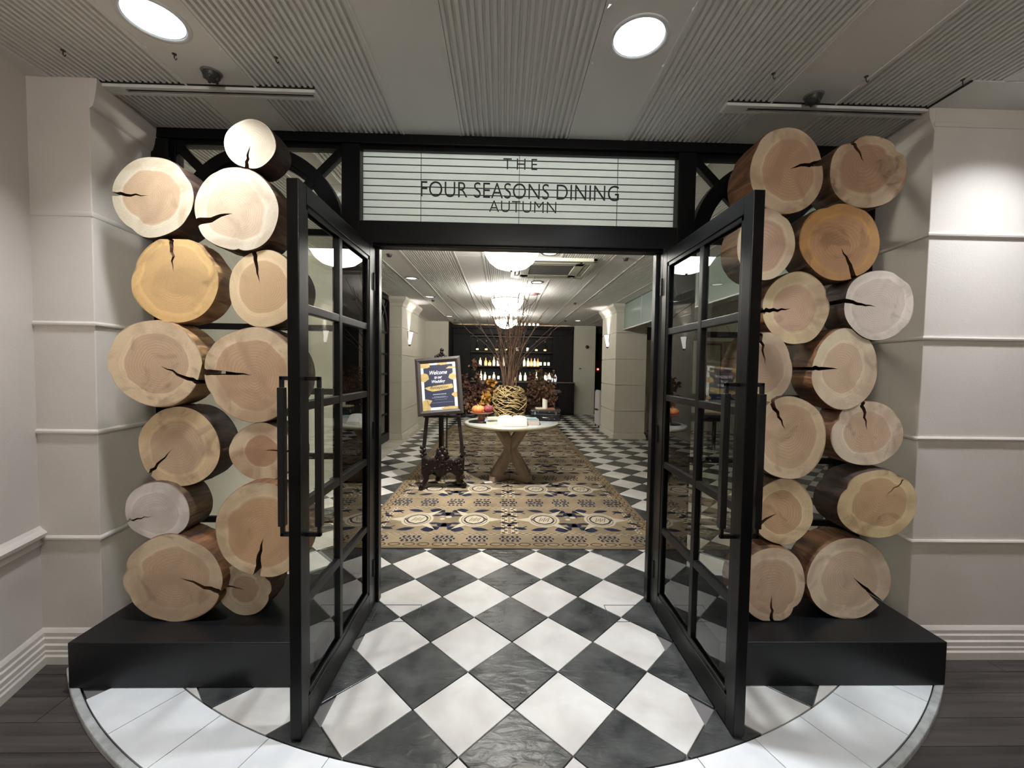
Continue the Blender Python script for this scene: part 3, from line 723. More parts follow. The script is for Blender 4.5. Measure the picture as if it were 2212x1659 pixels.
# style: sapwood, heartwood, heart fraction, rings, knots; notches (deg, depth, width deg); flat cuts (deg, depth)
PALE = (.62, .54, .42); ORG = (.56, .36, .15); ORH = (.52, .34, .16); PNK = (.49, .335, .225)
STY = {
'L1': (PALE, (.60, .51, .38), .95, 26, .1, [], []),
'L2': ((.58,.50,.37), TAN, .68, 44, .25, [(238, .035, 14), (330, .01, 10)], [(35, .02)]),
'L3': ((.62,.53,.41), (.56,.42,.29), .70, 40, .2, [(272, .03, 6), (118, .012, 10)], []),
'L4': (ORG, (.52,.33,.145), .80, 46, .6, [(165, .02, 8)], [(90, .04), (35, .03)]),
'L5': ((.56,.42,.25), (.48,.32,.175), .70, 44, .3, [], []),
'L6': ((.60,.46,.29), (.50,.345,.22), .70, 36, .5, [(197, .02, 7)], [(345, .03), (250, .02)]),
'L7': ((.58,.45,.29), (.46,.30,.18), .74, 34, .6, [(205, .022, 10), (150, .01, 8)], []),
'L8': ((.58,.43,.25), (.48,.34,.22), .66, 36, .5, [(140, .01, 8)], []),
'L9': ((.56,.44,.29), (.40,.23,.135), .52, 34, .3, [(160, .015, 12), (70, .015, 10)], []),
'L10': ((.62,.55,.49), (.58,.50,.44), .72, 30, .25, [], []),
'L11': ((.58,.46,.30), (.50,.32,.18), .74, 46, .4, [], []),
'L12': ((.58,.455,.31), (.50,.35,.23), .70, 38, .5, [(168, .045, 9), (205, .03, 9), (70, .015, 9), (345, .01, 8)], [(255, .02)]),
'L13': ((.54,.46,.34), (.38,.27,.17), .50, 24, .8, [(28, .07, 10), (345, .05, 10), (230, .02, 20)], []),
'R1': ((.50,.385,.265), (.44,.28,.175), .70, 30, .3, [(150, .02, 12)], []),
'R2': ((.50,.39,.265), (.40,.25,.155), .68, 22, .8, [(40, .07, 9), (118, .06, 12)], []),
'R3': ((.52,.41,.28), (.42,.28,.19), .72, 26, .6, [(55, .03, 10)], []),
'R4': ((.46,.25,.095), (.44,.25,.13), .74, 26, .5, [(112, .04, 12)], [(70, .03)]),
'R5': ((.56,.45,.27), PNK, .64, 34, .4, [(20, .05, 12), (280, .012, 12)], []),
'R6': ((.62,.54,.46), (.58,.49,.41), .76, 36, .5, [(315, .02, 10)], [(55, .03)]),
'R7': ((.54,.44,.30), (.46,.33,.23), .68, 34, .3, [(300, .02, 12), (20, .02, 10)], []),
'R8': ((.60,.50,.35), (.52,.38,.26), .62, 40, .4, [(160, .015, 8)], []),
'R9': ((.60,.47,.31), (.54,.38,.25), .76, 38, .4, [], []),
'R10': ((.60,.50,.37), (.52,.37,.25), .64, 32, .5, [(152, .06, 10), (35, .02, 10)], []),
'R11': ((.62,.48,.30), (.50,.33,.19), .66, 32, .5, [(0, .025, 10)], [(200, .02)]),
'R12': ((.60,.47,.27), (.50,.34,.19), .70, 36, .7, [(60, .05, 9), (150, .05, 9), (355, .02, 9)], []),
'R13': ((.58,.46,.33), (.48,.34,.23), .74, 36, .5, [(318, .06, 10), (215, .02, 10)], [(270, .035)]),
'R14': ((.66,.55,.40), (.58,.44,.31), .68, 40, .3, [(200, .02, 10)], [])}
LAB = {
'L1': 'small plain cream log slice perched on top of the left stack',
'L2': 'pale ringed log slice cracked to the left edge, topmost beside the left wall',
'L3': 'large pale ringed log slice, cracked to its left, directly under the small top one',
'L4': 'orange-toned knotty log slice cracked from the top, left stack by the wall',
'L5': 'log slice cracked from the top, partly behind the left door, right of the orange one',
'L6': 'wide dark-spotted log slice cracked to the right, middle of the left stack by the wall',
'L7': 'big log slice with a long crack leftwards, half behind the left door handle top',
'L8': 'round log slice cracked to lower left, third from bottom beside the left wall',
'L9': 'small log slice with a small dark heart, behind the left door handle',
'L10': 'small whitish log slice with a thin crack above the widest lobed bottom one',
'L11': 'big log slice with a wide crack straight down, lower left stack, behind the left door',
'L12': 'widest lobed log slice lying on the left plinth, bottom outer corner of the left stack',
'L13': 'smallest lobed log slice with a dark blotchy heart, standing on the left plinth',
'R1': 'shaded brown log slice cracked to the right, top of right stack above the door',
'R2': 'shaded dark-hearted log slice with notched rim, top outer corner of the right stack',
'R3': 'log slice half hidden behind the top of the right door, second row',
'R4': 'orange-brown log slice cracked to the bottom, second row of the right stack',
'R5': 'pinkish-hearted log slice with a long crack leftwards, third row beside the right door',
'R6': 'whitish round log slice with a small knot near the bottom, right stack outer side',
'R7': 'log slice cracked from the top, half hidden behind the right door above its handle',
'R8': 'pale yellow log slice cracked to the left edge, middle of the right stack outer side',
'R9': 'large smooth log slice with a crack from the top, next to the right door handle',
'R10': 'notched log slice cracked from the top, third from bottom on the right stack outer side',
'R11': 'log slice cracked to lower left beside the lower end of the right door handle',
'R12': 'wide yellowish log slice projecting towards the right wall, second from the bottom',
'R13': 'flat-bottomed log slice with a crack down to the right plinth, beside the right door',
'R14': 'largest bright log slice with a crack to lower right, standing on the right plinth'}
BK = [bark_mat('bark_dark', (.012, .006, .004), (.07, .032, .018)), bark_mat('bark_red', (.05, .018, .008), (.26, .11, .04)), bark_mat('bark_brown', (.03, .016, .009), (.16, .085, .04)), bark_mat('bark_peeled', (.13, .06, .022), (.42, .24, .10))]
BKI = {'L1': 0, 'L2': 0, 'L3': 2, 'L4': 3, 'L6': 3, 'L8': 0, 'L10': 2, 'L12': 1, 'L11': 1, 'R1': 1, 'R2': 2, 'R3': 2, 'R4': 2, 'R5': 1, 'R6': 0, 'R8': 1, 'R9': 2, 'R10': 1, 'R12': 0, 'R13': 1, 'R14': 1}
m_crack = mat('crack_wood', (.10, .045, .02), .8)
def make_log(key, idx):
    X, Y, Z, rx, rz, pit, edg, cw, ln = LOGS[key]; sap, heart, hf, rings, kn, notches, flats = STY[key]
    if key not in ('L1', 'L2', 'L3'): sap = tuple(min(.85, q*f_) for q, f_ in zip(sap, (1.2, 1.2, 1.24))); heart = tuple(min(.8, q*f_) for q, f_ in zip(heart, (1.2, 1.2, 1.24)))
    rnd = random.Random(idx*13+5)
    ph = [rnd.uniform(0, 6.28) for _ in range(6)]; am = [.012, .010, .008, .006, .004, .003]
    def rad(t):      # relative outline radius at angle t about the centre
        r = 1 + sum(am[i]*math.sin((i+2)*t+ph[i]) for i in range(6))
        for a_, d_, w_ in notches:
            dd = (math.degrees(t)-a_+180) % 360-180; r -= 1.45*d_*math.exp(-abs(dd/w_)**1.5*1.6)
        for a_, d_ in flats:
            dd = math.radians((math.degrees(t)-a_+180) % 360-180)
            if abs(dd) < .9: r = min(r, (1-d_)/math.cos(dd))
        return r
    def outline(t): r = rad(t); return Vector((rx*r*math.cos(t), rz*r*math.sin(t)))
    p = Vector(pit); e = Vector(edg); d = (e-p); tc = math.atan2(d.y, d.x); reach = 1.0 if key not in ('L9', 'R12') else .92
    # outline seen from the pith: find boundary along direction by marching
    NS = 96; NR = 9
    dense = [outline(2*PI*i/720) for i in range(720)]
    ang = [math.atan2((q-p).y, (q-p).x) for q in dense]
    def bound(t):
        best = None; bd = 9
        for q, a_ in zip(dense, ang):
            dd = abs((a_-t+PI) % (2*PI)-PI)
            if dd < bd: bd = dd; best = q
        return best
    rfr = [0, .08, .2, .34, .48, .62, .76, .88, .96, 1.0]
    jag = [0]+[rnd.uniform(-1, 1)*.006 for _ in range(NR)]
    v = []; uv = []; NC = NS+1
    perp = Vector((-math.sin(tc), math.cos(tc)))
    for i in range(NC):
        t = tc + 2*PI*i/NS; bq = bound(t)
        sd = 1 if i <= NS/2 else -1; da = min(i, NS-i)/NS*2*PI
        fall = math.exp(-(da/.5)**2)
        for j, f in enumerate(rfr):
            q = p + (bq-p)*f
            hw = cw*.62*max(0, (f-.05))**.75
            if reach < 1 and f > .9: hw *= .0
            q = q + perp*(jag[j]*fall*min(1, f*3)) + perp*(sd*hw*fall)
            v.append(Vector((q.x, q.y))); uv.append((f, i/NS))
    K = len(rfr)
    t_ = thing('log_slice', LAB[key], 'log', (X, Y, Z-rz*.98), group='stacked log slices'); off = OFF[t_.name]
    # sawn face
    me = bpy.data.meshes.new('sawn_face'); fs = []
    for i in range(NS):
        for j in range(K-1):
            a_ = i*K+j
            fs.append((a_, a_+1, a_+K+1, a_+K))
    me.from_pydata([(X+q.x-off.x, Y-off.y, Z+q.y-off.z) for q in v], [], fs)
    ul = me.uv_layers.new(name='UVMap')
    for po in me.polygons:
        for li in po.loop_indices: ul.data[li].uv = uv[me.loops[li].vertex_index]
    me.materials.append(wood_face('sawn_wood_%s' % key.lower(), sap, heart, hf, rings, idx*3.7, kn))
    fo = bpy.data.objects.new('sawn_face', me); COL.objects.link(fo); fo.parent = t_; OFF[fo.name] = off
    # flip to face the viewer
    me.flip_normals() if me.polygons[0].normal.y > 0 else None
    # bark: loft with a small chamfer lip, back closed
    bm_ = MB(); ys = [0, .004, .03, ln*.4, ln*.75, ln]; sc = [1, 1.012, 1.02, 1.01, 1.02, .995]
    vs = []
    for k2, (yy, s_) in enumerate(zip(ys, sc)):
        for i in range(NC):
            q = v[i*K+K-1]
            nb = 1 + (rnd.uniform(-.012, .012) if k2 > 1 and 0 < i < NS else 0)
            c_ = Vector((0, 0)); qq = c_ + (q-c_)*s_*nb
            vs.append((X+qq.x, Y+yy, Z+qq.y))
    fs = [(k2*NC+i, k2*NC+i+1, (k2+1)*NC+i+1, (k2+1)*NC+i) for k2 in range(len(ys)-1) for i in range(NS)]
    bm_.add(vs, fs, True)
    # back cap
    bm_.add([(X+v[i*K+K-1].x, Y+ln, Z+v[i*K+K-1].y) for i in range(NS)], [tuple(range(NS))])
    bo = bm_.build('bark', BK[BKI.get(key, 2)], t_)
    # crack walls
    cb = MB()
    for i in (0, NS):
        a_ = [(X+v[i*K+j].x, Y, Z+v[i*K+j].y) for j in range(K)] + [(X+v[i*K+j].x, Y+ln*.999, Z+v[i*K+j].y) for j in range(K)]
        cb.add(a_, [(j, j+1, K+j+1, K+j) for j in range(K-1)])
    cb.build('crack', m_crack, fo)
for i, k in enumerate(LOGS): make_log(k, i+1)

# ------------------------------------------------------------------ dining room shell
def struct(nm, mb, m_, bev=0):
    o = mb.build(nm, m_, None, bevel=bev); o['kind'] = 'structure'; return o
struct('wall_left_dining', MB().box(-3.3, -3.1, 2.6, 12.4, 0, CZ+.1), m_wall2)
struct('wall_left_rear', MB().box(-2.5, -2.3, 9.69, 12.4, 0, CZ+.1), m_wall2)
struct('wall_back_dining', MB().box(-3.3, -1.62, 12.4, 12.6, 0, CZ+.1), m_wall2)
struct('baseboard_back', MB().box(-2.3, -1.62, 12.37, 12.4, 0, .13), m_wall2, .004)
struct('wall_front_left', MB().box(-3.3, -2.04, 2.46, 2.62, 0, CZ+.1), m_wall2)
struct('wall_front_right', MB().box(2.22, 6.4, 2.46, 2.62, 0, CZ+.1), m_wall2)
struct('wall_right_dining', MB().box(6.2, 6.4, 2.6, 14, 0, CZ+.1), m_wall2)
struct('wall_back_right', MB().box(2.27, 2.93, 13.0, 13.2, 0, CZ+.1), m_wall2)
struct('wall_rear_right', MB().box(3.32, 6.4, 13.0, 13.2, 0, CZ+.1), m_dark)
struct('wall_rear', MB().box(-1.8, 6.4, 14.2, 14.4, 0, CZ+.1), m_green)
struct('wall_partition_right', MB().box(2.99, 6.2, 9.75, 9.85, 0, 2.16), m_wall2)
struct('trim_3', MB().box(2.93, 3.32, 13.4, 13.6, 2.6, CZ+.1), m_green)
MB().box(-1.62, -1.58, 12.4, 13.4, 0, CZ+.1).build('wall_bar_side', m_bar)['kind'] = 'structure'

# rusticated pillars
def pillar(nm, x0, x1, y0, y1, lb_side):
    t = thing(nm, None, None, ((x0+x1)/2, (y0+y1)/2, 0)); t['kind'] = 'structure'
    zs = [.0, .12, .583, 1.13, 1.665, 2.21, CZ]
    MB().box(x0+.016, x1-.016, y0+.016, y1-.016, 0, CZ).build('core', m_wall2, t)
    for i in range(1, 6):
        MB().box(x0, x1, y0, y1, zs[i]+.007, zs[i+1]-.007).build('block', m_wall2, t, bevel=.003)
    pr = [(0, .0), (.03, .0), (.03, .03), (.024, .035), (.024, .06), (.016, .066), (.016, .09), (.008, .097), (.0, .12)]
    path = [(x0, y1), (x0, y0), (x1, y0), (x1, y1)]
    b2 = MB(); ring_profile(b2, path, [(-o_, z_) for o_, z_ in pr]); b2.build('base_moulding', m_wall2, t)
    b3 = MB(); ring_profile(b3, path, [(-o_, z_) for o_, z_ in [(0, 2.62), (.015, 2.63), (.03, 2.68), (.09, 2.75), (.1, CZ), (0, CZ)]]); b3.build('crown_moulding', m_wall2, t)
    return t
pillar('wall_pillar_right', 2.345, 2.99, 8.52, 9.7, 1)
pillar('wall_pillar_left', -2.9, -1.975, 8.15, 9.7, 1)

# sconces
def sconce(x, y, z, s, lb):
    t = thing('wall_sconce', lb, 'wall light', (x, y, z), group='wall sconces on the pillars')
    b = MB(); n = 16; prof = [(.012, -.25), (.035, -.24), (.06, -.12), (.085, 0), (.09, .01)]
    def half(r, z_): return [(x + s*abs(math.cos(a_))*r*1.0 * (1 if True else 0), y + math.sin(a_)*r*1.25, z+z_) for a_ in [(-PI/2 + PI*j/n) for j in range(n+1)]]
    vs = []
    for r, z_ in prof: vs += half(r, z_)
    fs = [(i*(n+1)+j, i*(n+1)+j+1, (i+1)*(n+1)+j+1, (i+1)*(n+1)+j) for i in range(len(prof)-1) for j in range(n)]
    b.add(vs, fs, True); b.build('glass_shade', m_sconce, t)
    r = MB(); r.tube(half(.093, .012), .006, 6); r.tube([(x+s*.004, y-.115, z+.012), (x+s*.004, y-.02, z-.27), (x+s*.004, y+.02, z-.27), (x+s*.004, y+.115, z+.012)], .008, 6)
    r.ball((x+s*.02, y, z-.262), .022); r.build('bronze_frame', m_brass, t)
    l = bpy.data.lights.new('sconce_light', 'SPOT'); l.energy = 18; l.color = (1, .93, .92); l.spot_size = math.radians(75); l.spot_blend = .6; l.shadow_soft_size = .05
    o = bpy.data.objects.new('sconce_light', l); COL.objects.link(o); o.location = (x+s*.055, y, z+.02); o.rotation_euler = (PI, 0, 0)
sconce(2.345, 9.15, 2.2, -1, 'glowing tapered wall sconce on the right pillar')
sconce(-1.975, 8.75, 2.16, 1, 'glowing tapered wall sconce on the left pillar')

# black lattice screen on the left side of the dining room
t = thing('window_3', None, None, (-2.25, 7.3, 0)); t['kind'] = 'structure'
for (ya, yb) in ((5.45, 6.72), (6.82, 8.08)):
    MB().box(-2.29, -2.21, ya-.05, ya, 0, CZ).build('post', m_black, t, bevel=.003); MB().box(-2.29, -2.21, yb, yb+.05, 0, CZ).build('post', m_black, t, bevel=.003)
    MB().box(-2.29, -2.21, ya, yb, 2.72, CZ).build('head', m_black, t); MB().box(-2.29, -2.21, ya, yb, 0, .16).build('bottom_rail', m_black, t)
    yc = (ya+yb)/2; R_ = (yb-ya)/2; zc = 2.72-R_; n = 24; b = MB()
    for i in range(n):
        a0, a1 = PI*i/n, PI*(i+1)/n
        b.prism([(yc+R_*math.cos(a0), zc+R_*math.sin(a0)), (yc+R_*math.cos(a1), zc+R_*math.sin(a1)), (yc+(R_-.07)*math.cos(a1), zc+(R_-.07)*math.sin(a1)), (yc+(R_-.07)*math.cos(a0), zc+(R_-.07)*math.sin(a0))], -2.275, -2.225, lambda a_, b_, z_: (z_, a_, b_))
    b.build('arch', m_black, t)
    for sgn in (-1, 1): MB().bar((-2.25, yc+sgn*.04, zc+.04), (-2.25, yc+sgn*R_*.98, zc+R_*.98), .04, .03, up=(1, 0, 0)).build('brace', m_black, t)
    for zr in (.52, .91, 1.30, 1.68, zc): MB().box(-2.265, -2.235, ya, yb, zr-.018, zr+.018).build('muntin', m_black, t)
    for yy in (ya+(yb-ya)/3, ya+(yb-ya)*2/3): MB().box(-2.265, -2.235, yy-.018, yy+.018, .1, zc).build('muntin', m_black, t)
    MB().box(-2.252, -2.248, ya, yb, .1, 2.72).build('pane', m_glass, t)
struct('wall_left_pier', MB().box(-2.35, -2.2, 2.6, 5.4, 0, CZ+.1), m_wall2)
o = struct('trim_4', MB().box(-2.31, -2.27, 10.75, 10.85, 0, 2.5), m_black)

# green glass transom panels on the right
t = thing('window_4', None, None, (2.5, 5.5, 2.28)); t['kind'] = 'structure'
ys_ = [2.62, 4.0, 5.3, 6.5, 7.42, 8.5]
m_gp = mat('green_grey_glass_panel', (.20, .26, .23), .25, coat=.5)
for i in range(5): MB().box(2.495, 2.505, ys_[i]+.006, ys_[i+1]-.006, 2.285, 2.79).build('glass_panel', m_gp, t)
for y_ in ys_: MB().box(2.49, 2.51, y_-.006, y_+.006, 2.27, 2.8).build('mullion', m_whitem, t)
MB().box(2.485, 2.515, 2.62, 8.5, 2.27, 2.287).build('bottom_rail', m_whitem, t); MB().box(2.485, 2.515, 2.62, 8.5, 2.788, 2.8).build('top_rail', m_darkmet, t)

# ------------------------------------------------------------------ bar
struct('wall_bar', MB().box(-1.6, 2.27, 13.4, 13.55, 0, CZ+.1), m_bar)
t = thing('back_bar', 'dark panelled back bar with three bottle shelves at the far end of the room', 'bar', (.3, 13.35, 0))
for (a_, b_) in ((-1.58, -1.03), (1.60, 2.25)):
    MB().box(a_, b_, 13.22, 13.39, 0, 2.72).build('side_panel', m_bar, t, bevel=.004)
MB().box(-1.58, 2.25, 13.2, 13.39, 2.50, 2.70).build('header_panel', m_bar, t, bevel=.004)
MB().box(-1.58, 2.25, 13.16, 13.39, 2.70, 2.725).build('pelmet', m_bar, t)
for z_ in (1.955, 1.50, 1.04):
    sh = MB().box(-1.03, 1.60, 13.16, 13.39, z_-.03, z_).build('shelf', m_shelf, t, bevel=.002)
MB().box(-1.03, 1.60, 13.19, 13.39, 2.43, 2.452).build('niche_rail', m_grill, t)
MB().box(-1.58, 2.25, 13.04, 13.06, 2.68, 2.765).build('pelmet_lip', m_bar, t)
MB().box(-1.58, 2.25, 13.06, 13.2, 2.68, 2.70).build('pelmet_base', m_bar, t)
MB().box(-1.4, 2.1, 13.09, 13.12, 2.72, 2.73).build('light_strip', m_strip, t)
t = thing('bar_counter', 'dark bar counter with a thin light top in front of the bottle shelves', 'bar counter', (.4, 12.6, 0))
MB().box(-1.3, 2.22, 12.62, 12.9, 0, 1.0).build('front', m_bar, t, bevel=.004)
MB().box(-1.33, 2.24, 12.58, 12.95, 1.0, 1.025).build('counter_top', m_grill, t, bevel=.003)
for i in range(8): MB().box(-1.25+i*.43, -.88+i*.43, 12.605, 12.625, .1, .92).build('panel', m_bar, t, bevel=.004)

def bottle(kind):
    bt = bpy.data.objects.new('bottle', None); COL.objects.link(bt); OFF[bt.name] = Vector((0, 0, 0))
    r, h, ns, gcol, lcol, cap = kind
    gbo = MB().lathe([(0, 0), (r*.9, 0), (r, .01), (r, h*ns), (r*.85, h*(ns+.06)), (r*.36, h*(ns+.16)), (r*.34, h*.93)], 12).build('glass_body', gcol, bt)
    MB().lathe([(r*.40, h*.86), (r*.42, h), (0, h)], 10).build('cap', cap, bt)
    MB().lathe([(r*1.02, h*.12), (r*1.02, h*(ns-.08))], 12).build('label_band', lcol, gbo)
    return bt
def glow(nm, c, e): return mat(nm, c, .4, emit=c, estr=e)  # emission stands in for bar light on bottles, labels and napkins
gb = mat('dark_bottle_glass', (.02, .018, .015), .15); ga = glow('amber_bottle_glow', (.85, .52, .16), .55); gw = glow('pale_bottle_glow', (.95, .85, .62), .6)
lw = glow('white_label_glow', (1, .92, .78), .75); ly = glow('yellow_label_glow', (1, .8, .38), .7); cg = mat('gold_cap', (.5, .38, .15), .4, metal=.5); cb_ = mat('black_cap', (.02, .02, .02), .4); cr_ = mat('red_cap', (.35, .05, .03), .4)
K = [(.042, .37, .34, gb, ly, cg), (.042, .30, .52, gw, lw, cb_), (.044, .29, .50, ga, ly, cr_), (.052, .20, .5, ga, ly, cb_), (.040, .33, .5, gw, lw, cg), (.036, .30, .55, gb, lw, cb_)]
protos = [bottle(k) for k in K]; used = [False]*6
ordn = ['first', 'second', 'third', 'fourth', 'fifth', 'sixth', 'seventh', 'eighth', 'ninth', 'tenth', 'eleventh', 'twelfth', 'thirteenth', 'fourteenth', 'fifteenth']
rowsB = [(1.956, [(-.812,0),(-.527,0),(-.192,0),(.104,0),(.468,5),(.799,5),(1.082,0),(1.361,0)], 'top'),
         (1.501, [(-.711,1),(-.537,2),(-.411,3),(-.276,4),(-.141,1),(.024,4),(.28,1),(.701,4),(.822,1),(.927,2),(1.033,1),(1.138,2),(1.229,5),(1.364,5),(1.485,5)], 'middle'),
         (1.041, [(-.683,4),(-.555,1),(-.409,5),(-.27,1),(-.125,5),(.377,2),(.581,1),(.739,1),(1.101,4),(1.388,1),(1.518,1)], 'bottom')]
desc = ['slim dark long-necked bottle with a gold neck', 'pale black-capped bottle with painted-in glow', 'amber bottle with a red cap', 'squat amber flask', 'tall pale bottle with a gold cap', 'dark bottle with a white label']
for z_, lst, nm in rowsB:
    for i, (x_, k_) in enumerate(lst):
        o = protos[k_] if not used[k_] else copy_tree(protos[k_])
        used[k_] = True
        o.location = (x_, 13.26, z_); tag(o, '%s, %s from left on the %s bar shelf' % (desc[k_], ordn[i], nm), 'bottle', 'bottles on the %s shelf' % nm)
# folded napkins on the counter
for i, x_ in enumerate((1.42, 1.53, 1.64)):
    b = MB(); b.lathe([(.0, .0), (.035, .01), (.05, .09), (.04, .17), (.0, .25)], 8, (x_, 12.72, 1.026), sy=.5)
    tag(b.build('napkin', glow('white_napkin_glow', (.85, .88, .9), .35), None, loc=(x_, 12.72, 1.026)), '%s from the left of the white napkins folded upright on the bar counter' % ordn[i], 'napkin', 'folded napkins on the bar')
# bar stools
for i, (x_, lb) in enumerate(((1.56, 'blue-grey bar stool right of the dried flowers'), (-1.05, 'dark bar stool left of the dried leaves'))):
    y_ = 12.1; t = thing('bar_stool', lb, 'stool', (x_, y_, 0), group='bar stools')
    MB().lathe([(0, .72), (.17, .72), (.19, .75), (.18, .80), (.1, .82), (0, .82)], 24, (x_, y_, 0)).build('seat', m_seat if i == 0 else m_blackm, t)
    MB().lathe([(.2, 0), (.2, .015), (.03, .03), (.028, .72)], 20, (x_, y_, 0)).build('pedestal', m_darkmet, t)
    MB().lathe([(.14, .28), (.155, .29), (.155, .30), (.14, .31)], 20, (x_, y_, 0)).build('foot_ring', m_darkmet, t)
# signal lamp in the far doorway, wall fittings
t = thing('signal_lamp', 'small red lamp glowing in the dark doorway beside the bar', 'lamp', (3.1, 14.15, 1.44))
MB().ball((3.29, 14.13, 1.44), .03).build('lamp', m_red, t); MB().lathe([(0, 0), (.05, 0), (.05, .04), (0, .04)], 16, (3.29, 14.14, 1.32)).build('bell', m_darkmet, t); MB().box(3.2, 3.36, 14.16, 14.2, 1.27, 1.5).build('plate', m_darkmet, t)
o = MB().lathe([(0, 0), (.05, .0), (.055, .02), (.0, .03)], 16, (0, 0, 0)).build('wall_clock_disc', m_brass, None); o.rotation_euler = (PI/2, 0, 0); o.location = (2.66, 12.995, 2.14); o.name = 'wall_speaker'; tag(o, 'small round dark fitting high on the cream wall beside the bar', 'speaker')
t = thing('thermostat', 'small pale control plate on the cream wall beside the bar', 'thermostat', (2.46, 12.99, 1.4)); MB().box(2.42, 2.50, 12.985, 13.0, 1.28, 1.38).build('plate', m_whitem, t, bevel=.002); MB().box(2.43, 2.49, 12.982, 13.0, 1.44, 1.47).build('sensor', m_darkmet, t)
# linen covered chair backs beside the right pillar
for x_, y_, lb in ((2.37, 10.15, 'white linen covered chair just left of the right pillar'), (3.17, 9.2, 'white linen covered chair just right of the right pillar')):
    t = thing('banquet_chair', lb, 'chair', (x_, y_, 0), group='linen covered chairs')
    MB().prism([(-.22, .06), (.22, .06), (.2, .88), (.12, .93), (-.12, .93), (-.2, .88)], 0, .06, lambda a_, b_, z_: (x_+z_*1.2, y_+a_+.1, b_)).build('covered_back', m_cloth, t, bevel=.02)
    MB().box(x_, x_+.44, y_-.1, y_+.32, .40, .48).build('seat', m_cloth, t, bevel=.02)
    for a_ in (.03, .41):
        for c_ in (-.06, .28): MB().box(x_+a_-.015, x_+a_+.015, y_+c_-.015, y_+c_+.015, 0, .41).build('leg', m_darkmet, t)

# side table and framed scroll seen through the right door
t = thing('console_table', 'black console table standing beyond the right door glass', 'table', (3.55, 7.3, 0))
MB().box(3.15, 3.95, 7.1, 7.5, .64, .68).build('table_top', m_blackm, t, bevel=.004); MB().box(3.2, 3.9, 7.14, 7.46, .56, .64).build('apron', m_blackm, t)
for a_ in (3.19, 3.91):
    for c_ in (7.14, 7.46): MB().box(a_-.025, a_+.025, c_-.025, c_+.025, 0, .6).build('leg', m_blackm, t, bevel=.003)
t = thing('framed_scroll', 'tall framed scroll hanging on the partition wall, seen through the right door', 'picture', (4.95, 9.73, 1.5))
x_ = 4.98; MB().box(x_-.24, x_+.24, 9.72, 9.745, .78, 2.1).build('frame', m_brass, t, bevel=.004); MB().box(x_-.2, x_+.2, 9.712, 9.722, .82, 2.06).build('paper', m_cover2, t)
b = MB()
rr_ = random.Random(4)
for q in range(14):
    xx = x_+rr_.uniform(-.12, .12); zz = 1.0+q*.06; b.bar((xx-.03, 9.71, zz), (xx+.04, 9.71, zz+rr_.uniform(-.03, .05)), .012, .002)
b.build('brush_strokes', m_ink, t)

# ------------------------------------------------------------------ bowl lamps (the unseen lobby one is added as fill light)
for i, (x_, y_, lb) in enumerate(((.075, 4.15, 'largest-looking glowing bowl lamp just behind the door transom'), (.075, 7.25, 'glowing bowl lamp hanging above the vase, second from the doors'), (.075, 10.4, 'glowing bowl lamp farthest from the doors, behind the branches'), (.075, -1.5, 'unseen bowl lamp added behind the viewer to brighten the lobby'))):
    t = thing('bowl_lamp', lb, 'ceiling lamp', (x_, y_, CZ), group='hanging glass bowl lamps')
    MB().lathe([(0, 2.432-CZ), (.08, 2.437-CZ), (.16, 2.462-CZ), (.22, 2.51-CZ), (.265, 2.58-CZ), (.28, 2.635-CZ)], 40, (x_, y_, CZ)).build('glass_bowl', m_bowl, t)
    MB().lathe([(.275, 2.632-CZ), (.288, 2.63-CZ), (.290, 2.655-CZ), (.277, 2.657-CZ)], 40, (x_, y_, CZ)).build('rim', m_whitem, t)
    MB().lathe([(0, -.045), (.02, -.045), (.03, -.035), (.055, -.025), (.075, -.006), (.078, 0)], 24, (x_, y_, CZ)).build('canopy', m_whitem, t)
    b = MB(); b.tube([(x_, y_, CZ-.03), (x_, y_, 2.70)], .008, 8)
    b.build('stem', m_whitem, t)
    b = MB()
    for a_ in (0, 2*PI/3, 4*PI/3): b.tube([(x_, y_, 2.70), (x_+.28*math.cos(a_), y_+.28*math.sin(a_), 2.648)], .004, 6)
    b.build('arms', m_whitem, t)
    MB().lathe([(0, -.02), (.014, -.014), (.01, 0), (0, .003)], 12, (x_, y_, 2.432)).build('finial', m_brass, t)
# globe rail over the bar
t = thing('globe_light_rail', 'small row of globe lamps on a rail above the bar counter', 'ceiling lamp', (.7, 11.9, CZ))
MB().box(.35, 1.05, 11.85, 11.95, 2.74, 2.77).build('rail', m_brass, t)
for q in range(6): MB().ball((.4+q*.12, 11.9, 2.70), .032).build('globe', m_bowl, t)
for q in (.5, .9): MB().tube([(q, 11.9, 2.76), (q, 11.9, CZ)], .006, 6).build('rod', m_brass, t)
o = MB().lathe([(0, -.02), (.1, -.02), (.12, -.008), (.12, 0)], 24, (0, 0, 0)).build('smoke_detector', mat('maroon_plastic', (.25, .12, .12), .5), None); o.location = (.52, 7.5, CZ); tag(o, 'round reddish disc on the ceiling right of the second bowl lamp', 'smoke detector')

